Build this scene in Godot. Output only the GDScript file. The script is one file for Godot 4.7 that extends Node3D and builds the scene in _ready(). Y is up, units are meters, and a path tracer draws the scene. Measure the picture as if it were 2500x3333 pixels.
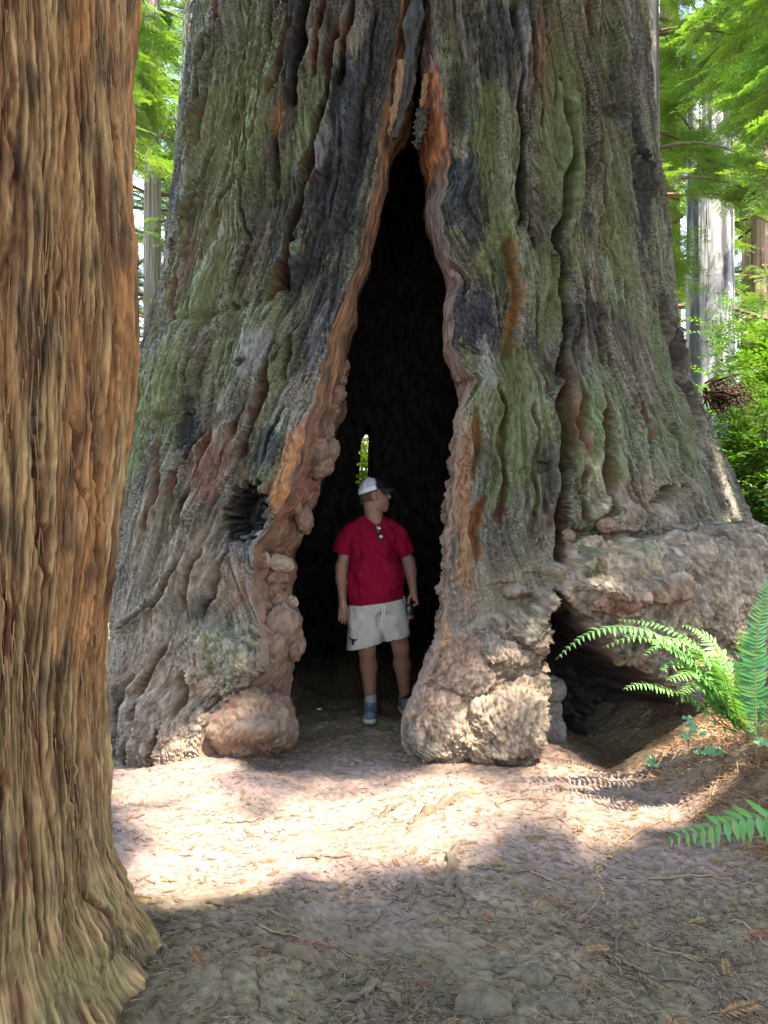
extends Node3D
# A hollow old redwood with a man standing in its burnt-out base, seen from the trampled ground before it.

var rng := RandomNumberGenerator.new()
var fn := FastNoiseLite.new()
var taken := {}
var M := {}
const SUN := Vector3(0.28, 1.0, 0.5)          # towards the sun

func _ready() -> void:
	rng.seed = 7
	fn.seed = 11
	fn.noise_type = FastNoiseLite.TYPE_SIMPLEX
	fn.frequency = 1.0
	fn.fractal_type = FastNoiseLite.FRACTAL_NONE
	var cam := Camera3D.new()
	cam.name = "camera"
	cam.fov = 68.0
	cam.near = 0.05
	cam.far = 900.0
	cam.position = Vector3(0, 1.5, 0)
	add_child(cam)
	cam.current = true
	var sky_m := ProceduralSkyMaterial.new()
	sky_m.sky_top_color = Color(0.64, 0.74, 0.88)
	sky_m.sky_horizon_color = Color(0.95, 0.97, 0.97)
	sky_m.sky_curve = 0.18
	sky_m.ground_bottom_color = Color(0.25, 0.24, 0.2)
	sky_m.ground_horizon_color = Color(0.6, 0.62, 0.58)
	sky_m.energy_multiplier = 0.95
	sky_m.sun_angle_max = 1.0
	var sky := Sky.new()
	sky.sky_material = sky_m
	var env := Environment.new()
	env.background_mode = Environment.BG_SKY
	env.sky = sky
	env.tonemap_mode = Environment.TONE_MAPPER_LINEAR
	env.tonemap_exposure = 6.6
	env.ambient_light_source = Environment.AMBIENT_SOURCE_SKY
	env.sdfgi_enabled = true
	env.ssao_enabled = true
	env.ssil_enabled = true
	var we := WorldEnvironment.new()
	we.name = "environment"
	we.environment = env
	add_child(we)
	var sun := DirectionalLight3D.new()
	sun.name = "sun"
	sun.light_energy = 1.08
	sun.light_color = Color(1.0, 0.95, 0.89)
	sun.light_angular_distance = 0.5
	sun.shadow_enabled = true
	add_child(sun)
	sun.look_at_from_position(SUN * 20.0, Vector3.ZERO, Vector3.RIGHT)
	make_materials()
	make_ground()
	make_great_tree()
	make_young_tree()
	make_forest()
	make_canopy()
	make_man()
	make_ferns()
	make_floor_things()

# ---------------------------------------------------------------- helpers
func nz(x: float, y: float) -> float:
	return fn.get_noise_2d(x, y)

func smooth(a: float, b: float, x: float) -> float:
	return smoothstep(a, b, x)

func numbered(called: String) -> String:
	if not taken.has(called):
		taken[called] = 0
		return called
	taken[called] += 1
	return "%s_%03d" % [called, taken[called]]

func tag(o: Node3D, label: String, category: String, group := "", kind := "") -> void:
	if label: o.set_meta("label", label)
	if category: o.set_meta("category", category)
	if group: o.set_meta("group", group)
	if kind: o.set_meta("kind", kind)

func thing(called: String, label: String, category: String, at := Vector3.ZERO, turn := 0.0, group := "") -> Node3D:
	var o := Node3D.new()
	o.name = numbered(called)
	add_child(o)
	o.position = at
	o.rotation.y = turn
	tag(o, label, category, group)
	return o

func put(mesh: Mesh, called: String, m: Material, parent: Node = null, at := Transform3D()) -> MeshInstance3D:
	var o := MeshInstance3D.new()
	o.mesh = mesh
	o.material_override = m
	o.transform = at
	if parent:
		o.name = called
		parent.add_child(o, true)
	else:
		o.name = numbered(called)
		add_child(o)
	return o

func table(xs: Array, ys: Array, x: float) -> float:
	var n := xs.size()
	if x <= xs[0]: return ys[0]
	for i in range(1, n):
		if x < xs[i]:
			return lerpf(ys[i - 1], ys[i], (x - xs[i - 1]) / (xs[i] - xs[i - 1]))
	return ys[n - 1]

# value k of the entries (key, v1, v2, ...) of width w at key x
func along(a: Array, w: int, k: int, x: float) -> float:
	var n := a.size() / w
	if x <= a[0]: return a[k]
	for i in range(1, n):
		if x < a[i * w]:
			var t: float = (x - a[(i - 1) * w]) / maxf(1e-5, a[i * w] - a[(i - 1) * w])
			return lerpf(a[(i - 1) * w + k], a[i * w + k], t)
	return a[(n - 1) * w + k]

func grid_mesh(pos: PackedVector3Array, colr: PackedColorArray, n: int, rows: int, flip := false, skip: PackedByteArray = PackedByteArray()) -> ArrayMesh:
	var nor := PackedVector3Array()
	nor.resize(pos.size())
	for j in rows:
		var ju := mini(j + 1, rows - 1) * n
		var jd := maxi(j - 1, 0) * n
		for i in n:
			var iu := mini(i + 1, n - 1)
			var idn := maxi(i - 1, 0)
			var c := (pos[j * n + iu] - pos[j * n + idn]).cross(pos[ju + i] - pos[jd + i])
			nor[j * n + i] = (-c if flip else c).normalized()
	var idx := PackedInt32Array()
	idx.resize((n - 1) * (rows - 1) * 6)
	var k := 0
	var holes := skip.size() > 0
	for j in rows - 1:
		for i in n - 1:
			var a := j * n + i
			if holes and skip[a] == 1: continue
			var b := a + 1
			var c := a + n
			var d := c + 1
			if flip:
				idx[k] = a; idx[k + 1] = b; idx[k + 2] = c
				idx[k + 3] = b; idx[k + 4] = d; idx[k + 5] = c
			else:
				idx[k] = a; idx[k + 1] = c; idx[k + 2] = b
				idx[k + 3] = b; idx[k + 4] = c; idx[k + 5] = d
			k += 6
	idx.resize(k)
	var arr := []
	arr.resize(Mesh.ARRAY_MAX)
	arr[Mesh.ARRAY_VERTEX] = pos
	arr[Mesh.ARRAY_NORMAL] = nor
	if colr.size() > 0: arr[Mesh.ARRAY_COLOR] = colr
	arr[Mesh.ARRAY_INDEX] = idx
	var me := ArrayMesh.new()
	me.add_surface_from_arrays(Mesh.PRIMITIVE_TRIANGLES, arr)
	return me

# a tapered tube through points with radii; bumpy > 0 makes it knobbly
func tube(pts: Array, radii: Array, sides := 7, bumpy := 0.0, tint := Color(1, 1, 1)) -> ArrayMesh:
	var n := sides + 1
	var rows := pts.size() + 2
	var pos := PackedVector3Array()
	var col := PackedColorArray()
	var up := Vector3.UP
	for j in range(-1, pts.size() + 1):
		var q := clampi(j, 0, pts.size() - 1)
		var p: Vector3 = pts[q]
		var d: Vector3 = (pts[mini(q + 1, pts.size() - 1)] - pts[maxi(q - 1, 0)]).normalized()
		var s := d.cross(up)
		if s.length() < 0.05: s = d.cross(Vector3.RIGHT)
		s = s.normalized()
		var t := s.cross(d).normalized()
		var r: float = radii[q] if j == q else 0.0
		for i in n:
			var a := TAU * (i % sides) / sides
			var rr := r
			if bumpy > 0.0: rr *= 1.0 + bumpy * fn.get_noise_3d(p.x * 14.0 + cos(a) * 2.0, p.y * 14.0 + sin(a) * 2.0, p.z * 14.0)
			pos.append(p + (s * cos(a) + t * sin(a)) * rr)
			col.append(tint * (1.0 + 0.35 * fn.get_noise_3d(p.x * 20.0 + cos(a) * 3.0, p.y * 20.0 + sin(a) * 3.0, p.z * 20.0)))
	return grid_mesh(pos, col, n, rows, true)

# a lump: a noise-shaped ellipsoid
func lump(r: Vector3, seed_v: float, rough := 0.18, rings := 20, a := Color(.3, .22, .16), b := Color(.2, .14, .1), freq := 2.2) -> ArrayMesh:
	var n := rings * 2 + 1
	var pos := PackedVector3Array()
	var col := PackedColorArray()
	for j in rings + 1:
		var v := PI * j / rings
		for i in n:
			var u := TAU * (i % (n - 1)) / (n - 1)
			var d := Vector3(sin(v) * cos(u), -cos(v), sin(v) * sin(u))
			var q := d * freq + Vector3(seed_v * 3.1, seed_v * 1.7, -seed_v)
			var k := fn.get_noise_3dv(q)
			var f := 1.0 + rough * k - rough * 0.5 * (1.0 - sqrt(absf(fn.get_noise_3dv(q * 2.4)))) - rough * 0.35 * (1.0 - sqrt(absf(fn.get_noise_3dv(q * 6.0))))
			pos.append(d * r * f)
			col.append(a.lerp(b, clampf(0.5 + 0.7 * fn.get_noise_3dv(q * 1.6) + 0.4 * fn.get_noise_3dv(q * 7.0), 0, 1)))
	return grid_mesh(pos, col, n, rings + 1, true)

func plain(c: Color, rough := 0.8, spec := 0.4) -> StandardMaterial3D:
	var m := StandardMaterial3D.new()
	m.albedo_color = c.linear_to_srgb()
	m.roughness = rough
	m.metallic_specular = spec
	return m

func dyed(rough := 0.8, spec := 0.4) -> StandardMaterial3D:
	var m := plain(Color(1, 1, 1), rough, spec)
	m.vertex_color_use_as_albedo = true
	return m

func relief(m: StandardMaterial3D, freq: float, scale: float, strength: float, sd := 3, along_y := 1.0) -> void:
	var t := NoiseTexture2D.new()
	t.width = 512
	t.height = 512
	t.seamless = true
	t.as_normal_map = true
	t.bump_strength = strength
	var n := FastNoiseLite.new()
	n.seed = sd
	n.noise_type = FastNoiseLite.TYPE_SIMPLEX
	n.frequency = freq
	n.fractal_octaves = 5
	t.noise = n
	m.normal_enabled = true
	m.normal_texture = t
	m.uv1_triplanar = true
	m.uv1_world_triplanar = true
	m.uv1_scale = Vector3(scale, scale * along_y, scale)

func leafy(back: Color, rough := 0.45) -> StandardMaterial3D:
	var m := dyed(rough, 0.4)
	m.cull_mode = BaseMaterial3D.CULL_DISABLED
	m.backlight_enabled = true
	m.backlight = back
	return m

func make_materials() -> void:
	M.bark = dyed(0.68, 0.42)
	relief(M.bark, 0.03, 4.6, 6.0, 3, 0.13)
	M.hollow = dyed(0.9, 0.2)
	M.young = dyed(0.85, 0.3)
	relief(M.young, 0.04, 6.5, 6.0, 5, 0.09)
	M.soil = dyed(0.95, 0.2)
	relief(M.soil, 0.06, 3.2, 5.0, 8)
	M.wood = dyed(0.85, 0.3)
	M.stone = dyed(0.85, 0.3)
	relief(M.stone, 0.05, 3.0, 4.0, 9)
	M.leaf = leafy(Color(0.9, 1.0, 0.45))
	M.fern = leafy(Color(0.6, 0.8, 0.3), 0.4)
	M.dry = leafy(Color(0.5, 0.4, 0.25), 0.8)
	M.litter = dyed(0.9, 0.2)
# half widths and front face of the great trunk against height
const TRUNK_H := [-0.4, 0, 0.25, 0.5, 0.75, 1, 1.25, 1.5, 1.75, 2, 2.5, 3, 3.5, 4, 5, 6, 7]
const TRUNK_LEFT := [2.442, 2.441, 2.444, 2.446, 2.447, 2.451, 2.453, 2.46, 2.436, 2.416, 2.391, 2.257, 2.127, 2.068, 1.981, 1.931, 1.91]
const TRUNK_RIGHT := [2.707, 2.718, 2.726, 2.732, 2.721, 2.712, 2.685, 2.614, 2.528, 2.434, 2.261, 2.161, 2.083, 2.022, 1.923, 1.893, 1.875]
const TRUNK_FRONT := [-4.5, -4.6, -4.675, -4.75, -4.815, -4.88, -4.93, -4.98, -5.02, -5.06, -5.13, -5.2, -5.26, -5.32, -5.42, -5.5, -5.55]
# edges of the hollow: height, angle round the trunk
const EDGE_LEFT := [-0.253, -0.543, -0.097, -0.548, 0.006, -0.564, 0.139, -0.567, 0.253, -0.541, 0.372, -0.482, 0.427, -0.435, 0.504, -0.411, 0.629, -0.423, 0.828, -0.445, 1.032, -0.459, 1.273, -0.453, 1.426, -0.417, 1.704, -0.356, 1.956, -0.341, 2.275, -0.324, 2.533, -0.302, 2.859, -0.272, 3.154, -0.235, 3.519, -0.203, 3.855, -0.167, 4.266, -0.155, 4.749, -0.125, 5.167, -0.084, 5.733, -0.092]
const EDGE_RIGHT := [-0.203, -0.009, -0.024, -0.033, 0.079, -0.064, 0.209, -0.078, 0.315, -0.066, 0.449, -0.037, 0.586, -0.001, 0.698, 0.017, 0.868, 0.034, 1.129, 0.042, 1.367, 0.049, 1.64, 0.062, 1.888, 0.076, 2.138, 0.085, 2.297, 0.113, 2.387, 0.131, 2.505, 0.087, 2.618, 0.072, 2.945, 0.077, 3.071, 0.107, 3.124, 0.102, 3.242, 0.07, 3.442, 0.044, 3.643, 0.038, 3.78, 0.069, 3.986, 0.08, 4.156, 0.065, 4.639, 0.042, 5.164, 0.031, 5.729, 0.01]
# inner edges of the hollow: height, x, z
const INNER_LEFT := [-0.387, -0.89, -5.041, -0.185, -0.835, -5.079, 0.022, -0.716, -5.115, 0.258, -0.629, -5.17, 0.468, -0.61, -5.224, 0.621, -0.592, -5.26, 0.776, -0.596, -5.3, 0.933, -0.624, -5.343, 1.158, -0.629, -5.391, 1.322, -0.593, -5.419, 1.454, -0.546, -5.439, 1.62, -0.464, -5.458, 1.821, -0.393, -5.483, 1.99, -0.361, -5.508, 2.264, -0.285, -5.541, 2.541, -0.277, -5.582, 2.822, -0.231, -5.617, 3.069, -0.188, -5.644, 3.317, -0.109, -5.665, 3.532, -0.075, -5.686, 3.892, 0.002, -5.719, 4.166, 0.065, -5.745, 4.262, 0.17, -5.749, 4.586, 0.213, -5.778, 4.996, 0.25, -5.815, 5.447, 0.28, -5.853, 6.054, 0.254, -5.899]
const INNER_RIGHT := [-0.338, 0.331, -4.909, -0.143, 0.273, -4.954, -0.032, 0.199, -4.984, 0.109, 0.167, -5.023, 0.224, 0.186, -5.055, 0.369, 0.244, -5.095, 0.517, 0.333, -5.132, 0.638, 0.379, -5.161, 0.821, 0.424, -5.206, 1.102, 0.445, -5.266, 1.357, 0.458, -5.314, 1.65, 0.489, -5.363, 1.915, 0.516, -5.404, 2.184, 0.533, -5.443, 2.285, 0.541, -5.457, 2.387, 0.535, -5.47, 2.558, 0.46, -5.491, 2.8, 0.446, -5.522, 3.08, 0.459, -5.559, 3.255, 0.427, -5.579, 3.432, 0.384, -5.597, 3.574, 0.317, -5.613, 3.861, 0.305, -5.645, 4.152, 0.279, -5.678, 4.334, 0.252, -5.696, 4.848, 0.289, -5.744, 5.407, 0.327, -5.793, 6.007, 0.294, -5.838]
# furrows in the bark: width, depth, kind, then angle and height of each point
const FURROWS := [
	[0.021, 0.09, 2, -0.709, 5.654, -0.7, 5.357, -0.719, 5.004, -0.749, 4.771, -0.755, 4.513, -0.825, 4.371],
	[0.018, 0.07, 1, -0.529, 5.42, -0.527, 5.019, -0.522, 4.845, -0.548, 4.655, -0.593, 4.501],
	[0.03, 0.14, 2, -0.446, 5.316, -0.451, 5.048, -0.459, 4.879, -0.466, 4.569, -0.484, 4.406],
	[0.027, 0.13, 1, -0.325, 4.996, -0.342, 4.675, -0.352, 4.425, -0.383, 4.237, -0.406, 3.993, -0.424, 3.776, -0.436, 3.585, -0.449, 3.424, -0.459, 3.263, -0.485, 3.132, -0.508, 2.974],
	[0.021, 0.1, 1, -0.249, 5.401, -0.263, 5.052, -0.289, 4.846, -0.299, 4.608, -0.317, 4.473],
	[0.024, 0.11, 1, -0.883, 4.355, -0.928, 4.187, -0.958, 4.025, -0.996, 3.821, -1.079, 3.635, -1.116, 3.427, -1.123, 3.206],
	[0.021, 0.09, 1, -0.772, 4.016, -0.811, 3.845, -0.84, 3.655, -0.862, 3.505, -0.89, 3.385],
	[0.018, 0.08, 2, -0.978, 5.297, -0.981, 4.956, -0.971, 4.682, -1.033, 4.447, -1.14, 4.264, -1.15, 3.998],
	[0.015, 0.06, 0, -0.683, 4.481, -0.67, 4.189, -0.664, 3.904, -0.652, 3.687, -0.629, 3.47, -0.65, 3.267, -0.669, 3.065],
	[0.018, 0.06, 0, -0.523, 4.39, -0.539, 4.143, -0.539, 3.932, -0.548, 3.656],
	[0.027, 0.14, 2, -0.437, 3.456, -0.447, 3.287, -0.464, 3.155, -0.475, 3.022],
	[0.018, 0.08, 2, -1.256, 5.717, -1.216, 5.226, -1.208, 4.759, -1.241, 4.318, -1.214, 3.846],
	[0.015, 0.05, 0, -0.61, 5.312, -0.608, 4.88, -0.621, 4.526, -0.635, 4.176],
	[0.015, 0.06, 1, -0.383, 5.224, -0.387, 4.906, -0.408, 4.594],
	[0.015, 0.05, 1, -0.922, 5.486, -0.918, 5.112, -0.936, 4.677, -0.987, 4.297],
	[0.012, 0.03, 0, -0.183, 5.178, -0.2, 4.759, -0.229, 4.31, -0.25, 4.004],
	[0.018, 0.08, 1, -0.997, 3.674, -1.032, 3.468, -1.02, 3.243, -1.009, 3.021],
	[0.021, 0.09, 1, -0.482, 2.748, -0.493, 2.522, -0.502, 2.313, -0.52, 2.108, -0.55, 1.905, -0.566, 1.819],
	[0.018, 0.07, 1, -0.541, 2.245, -0.571, 2.113, -0.578, 1.995],
	[0.024, 0.09, 1, -0.647, 2.21, -0.662, 1.989, -0.69, 1.767, -0.709, 1.532, -0.713, 1.358],
	[0.021, 0.08, 1, -0.69, 2.125, -0.752, 1.92, -0.782, 1.772, -0.781, 1.533],
	[0.024, 0.08, 1, -0.88, 2.056, -0.86, 1.776, -0.858, 1.55, -0.883, 1.323],
	[0.018, 0.06, 2, -1.08, 2.115, -1.028, 1.82, -1.045, 1.553],
	[0.021, 0.08, 0, -0.68, 1.217, -0.717, 1.045, -0.755, 0.873, -0.803, 0.754],
	[0.021, 0.08, 0, -0.783, 1.083, -0.795, 0.895, -0.899, 0.734, -0.969, 0.571],
	[0.024, 0.09, 0, -0.689, 0.64, -0.734, 0.444, -0.784, 0.285, -0.789, 0.086, -0.787, -0.188],
	[0.018, 0.07, 0, -0.614, 0.537, -0.635, 0.415, -0.641, 0.262, -0.643, 0.147],
	[0.021, 0.07, 0, -0.861, 0.394, -0.913, 0.167, -0.915, -0.107, -0.904, -0.253],
	[0.021, 0.07, 0, -0.623, 1.267, -0.649, 1.095, -0.669, 0.924, -0.671, 0.774],
	[0.018, 0.05, 0, -0.537, 1.27, -0.573, 1.085, -0.597, 0.902, -0.601, 0.754],
	[0.021, 0.08, 0, -0.692, 0.132, -0.699, 0.019, -0.693, -0.145],
	[0.018, 0.06, 0, -1.029, 1.003, -1.027, 0.734, -1.023, 0.503],
	[0.018, 0.05, 0, -1.186, 2.779, -1.092, 2.496, -1.061, 2.235],
	[0.015, 0.05, 0, -0.798, 2.749, -0.789, 2.538, -0.798, 2.297],
	[0.015, 0.05, 0, -0.648, 2.785, -0.648, 2.581, -0.656, 2.343],
	[0.015, 0.04, 0, -0.423, 2.282, -0.443, 2.025, -0.454, 1.801],
	[0.015, 0.05, 0, -0.422, 2.812, -0.42, 2.579, -0.423, 2.348],
	[0.024, 0.12, 1, 0.707, 5.58, 0.701, 5.357, 0.701, 4.904, 0.696, 4.63, 0.718, 4.352, 0.712, 4.064, 0.713, 3.743, 0.731, 3.484],
	[0.021, 0.12, 2, 0.559, 4.573, 0.543, 4.249, 0.544, 4.039, 0.509, 3.766, 0.489, 3.571, 0.452, 3.408, 0.473, 3.276, 0.457, 2.985, 0.422, 2.646, 0.411, 2.38],
	[0.021, 0.08, 2, 0.332, 5.209, 0.337, 4.946, 0.346, 4.595, 0.339, 4.331, 0.347, 3.987, 0.321, 3.723, 0.304, 3.465],
	[0.015, 0.07, 1, 0.399, 5.123, 0.404, 4.912, 0.417, 4.702, 0.439, 4.48, 0.44, 4.252],
	[0.03, 0.14, 2, 0.889, 5.614, 0.898, 5.36, 0.914, 4.925, 0.897, 4.583, 0.924, 4.284, 0.994, 4.134, 1.007, 3.9],
	[0.024, 0.08, 1, 0.68, 3.644, 0.699, 3.421, 0.744, 3.225, 0.759, 3.054],
	[0.021, 0.06, 3, 0.276, 3.461, 0.279, 3.209, 0.284, 2.993, 0.254, 2.709, 0.236, 2.496],
	[0.021, 0.08, 1, 0.632, 3.056, 0.612, 2.846, 0.617, 2.677, 0.638, 2.51],
	[0.021, 0.09, 2, 1.103, 4.095, 1.153, 3.969, 1.133, 3.452, 1.052, 2.961, 1.029, 2.555],
	[0.012, 0.05, 0, 0.507, 3.028, 0.495, 2.74, 0.473, 2.619],
	[0.012, 0.05, 0, 0.356, 3.73, 0.356, 3.474, 0.375, 3.308],
	[0.012, 0.04, 0, 0.502, 5.052, 0.509, 4.698, 0.508, 4.414],
	[0.012, 0.05, 0, 0.365, 3.071, 0.361, 2.803, 0.339, 2.537],
	[0.018, 0.07, 1, 0.893, 3.705, 0.892, 3.415, 0.884, 3.126, 0.87, 2.838],
	[0.03, 0.18, 1, 0.426, 2.513, 0.398, 2.244, 0.39, 2.002, 0.375, 1.843, 0.338, 1.531, 0.309, 1.318, 0.311, 1.067],
	[0.018, 0.08, 1, 0.454, 2.397, 0.432, 2.133, 0.405, 1.876],
	[0.024, 0.11, 1, 0.567, 2.428, 0.532, 2.175, 0.494, 1.847, 0.458, 1.593, 0.416, 1.392],
	[0.021, 0.09, 1, 0.727, 2.457, 0.704, 2.279, 0.703, 2.093, 0.65, 1.856],
	[0.018, 0.07, 1, 0.205, 2.377, 0.212, 2.075, 0.189, 1.684, 0.161, 1.379],
	[0.015, 0.06, 3, 0.133, 1.64, 0.101, 1.379, 0.106, 1.155],
	[0.024, 0.1, 2, 0.993, 2.597, 1.033, 2.389, 1.008, 2.027, 0.949, 1.603, 0.953, 1.296],
	[0.021, 0.08, 2, 0.569, 1.932, 0.552, 1.722, 0.566, 1.563, 0.551, 1.375],
	[0.012, 0.04, 0, 0.305, 2.273, 0.287, 1.954, 0.266, 1.641, 0.237, 1.276],
	[0.015, 0.05, 3, 0.137, 2.203, 0.127, 1.95, 0.11, 1.671],
	[0.015, 0.06, 1, 0.421, 1.832, 0.4, 1.58, 0.378, 1.396],
	[0.018, 0.06, 0, 0.787, 2.192, 0.788, 1.987, 0.766, 1.717],
	[0.012, 0.03, 0, 0.209, 3.251, 0.208, 2.986, 0.207, 2.722],
	[0.012, 0.05, 0, 0.554, 3.312, 0.555, 3.106, 0.532, 2.898]]
const LEDGES := [
	[0.027, 0.045, -0.61, 2.999, -0.709, 2.964, -0.81, 2.935, -0.965, 2.928, -1.121, 2.924],
	[0.024, 0.05, 0.361, 1.341, 0.406, 1.374, 0.465, 1.343, 0.564, 1.331],
	[0.018, 0.05, -0.57, 0.234, -0.519, 0.345, -0.459, 0.425, -0.407, 0.491]]
# angle, height, radii, tilt, depth, charred
const POCKETS := [
	[-0.5, 1.503, 0.14, 0.181, -0.35, 0.22, 1],
	[-0.586, 2.563, 0.054, 0.033, 0.3, 0.08, 0],
	[-0.772, 2.087, 0.095, 0.15, 0.2, 0.05, 1],
	[0.61, 4.899, 0.03, 0.062, 0, 0.06, 0],
	[0.541, 4.681, 0.029, 0.02, 0, 0.05, 0],
	[0.546, 4.448, 0.033, 0.024, 0, 0.05, 0],
	[0.569, 4.382, 0.033, 0.027, 0, 0.05, 0],
	[0.653, 4.611, 0.039, 0.024, 0, 0.04, 0],
	[0.836, 4.808, 0.047, 0.028, 0, 0.05, 0],
	[0.812, 4.54, 0.068, 0.053, 0, 0.07, 0],
	[0.587, 4.141, 0.022, 0.024, 0, 0.05, 0],
	[0.664, 4.169, 0.031, 0.044, 0, 0.05, 0],
	[0.627, 3.609, 0.049, 0.081, 0.2, 0.04, 0],
	[0.526, 3.702, 0.021, 0.03, 0, 0.04, 0],
	[0.921, 4.008, 0.037, 0.05, 0, 0.06, 0],
	[0.675, 1.629, 0.168, 0.042, 0.28, 0.14, 0],
	[0.166, 1.017, 0.09, 0.021, 0.1, 0.03, 0],
	[0.245, 1.098, 0.067, 0.015, -0.1, 0.025, 0],
	[0.3, 1.797, 0.051, 0.037, 0, 0.05, 0],
	[-0.672, 2.997, 0.03, 0.02, 0, 0.06, 0],
	[-0.991, 3.044, 0.034, 0.025, 0, 0.05, 0],
	[0.247, 1.765, 0.038, 0.025, 0.3, 0.03, 0],
	[0.585, 2.57, 0.036, 0.059, 0, 0.06, 0],
	[-0.971, 5.174, 0.024, 0.058, 0, 0.05, 0]]
const ARCH := [0.281, 1.051, 0.283, 0.967, 0.311, 0.902, 0.341, 0.838, 0.37, 0.699, 0.45, 0.537, 0.54, 0.406, 0.596, 0.284, 0.672, 0.167, 0.726, 0.009, 0.741, -0.276, 0.196, -0.154, 0.216, 0.028, 0.233, 0.188, 0.259, 0.4, 0.248, 0.69, 0.261, 0.929]
# angle, height, radii, tilt, rise, gnarl
const SWELLINGS := [
	[0.598, 0.962, 0.884, 0.371, 0.18, 0.44, 1],
	[0.403, 1.139, 0.253, 0.188, 0, 0.15, 1],
	[0.462, 0.928, 0.192, 0.151, 0, 0.15, 1],
	[0.363, 0.963, 0.099, 0.084, 0, 0.12, 1],
	[0.743, 1.04, 0.447, 0.352, 0.2, 0.08, 1],
	[0.101, 0.368, 0.475, 0.373, -0.2, 0.22, 1],
	[0.061, 0.586, 0.175, 0.146, -0.4, 0.07, 1],
	[-0.006, 0.209, 0.185, 0.199, 0, 0.08, 1],
	[0.201, 0.696, 0.207, 0.176, 0, 0.1, 1],
	[0.162, 0.261, 0.201, 0.171, 0, 0.1, 1],
	[0.269, 0.836, 0.136, 0.178, 0, 0.05, 1],
	[-0.538, 0.532, 0.322, 0.185, -0.3, 0.13, 1],
	[-0.458, 0.626, 0.157, 0.149, 0, 0.07, 1],
	[-0.738, 0.032, 0.282, 0.273, 0, 0.08, 0.4],
	[-0.599, 0.05, 0.161, 0.205, 0, 0.05, 0.4],
	[-0.396, 0.831, 0.093, 0.149, 0, 0.04, 1],
	[-0.929, 2.568, 0.406, 0.384, 0, 0.12, 0.3],
	[-0.573, 1.085, 0.203, 0.248, 0.3, 0.04, 0.2],
	[0.137, 2.783, 0.165, 0.221, 0, 0.09, 0.8],
	[0.111, 2.522, 0.113, 0.113, 0, 0.07, 0.8],
	[-0.352, 3.746, 0.169, 0.524, -0.25, 0.05, 0],
	[-0.303, 4.254, 0.152, 0.362, -0.2, 0.05, 0],
	[-0.42, 1.8, 0.196, 0.375, -0.3, 0.07, 0],
	[0.479, 1.488, 0.165, 0.124, 0, 0.08, 0.6],
	[0.384, 1.488, 0.115, 0.123, 0, 0.06, 0.3],
	[0.598, 1.424, 0.208, 0.095, 0.3, 0.05, 0.6],
	[0.329, 2.21, 0.116, 0.377, 0, 0.05, 0],
	[0.204, 3.791, 0.197, 0.487, 0, 0.05, 0],
	[0.574, 3.803, 0.11, 0.873, 0, 0.05, 0],
	[-0.634, 4.14, 0.152, 0.68, -0.1, 0.05, 0],
	[-1.019, 4.611, 0.131, 0.8, -0.1, 0.05, 0],
	[-0.74, 3.576, 0.179, 0.582, -0.25, 0.05, 0]]
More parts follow.
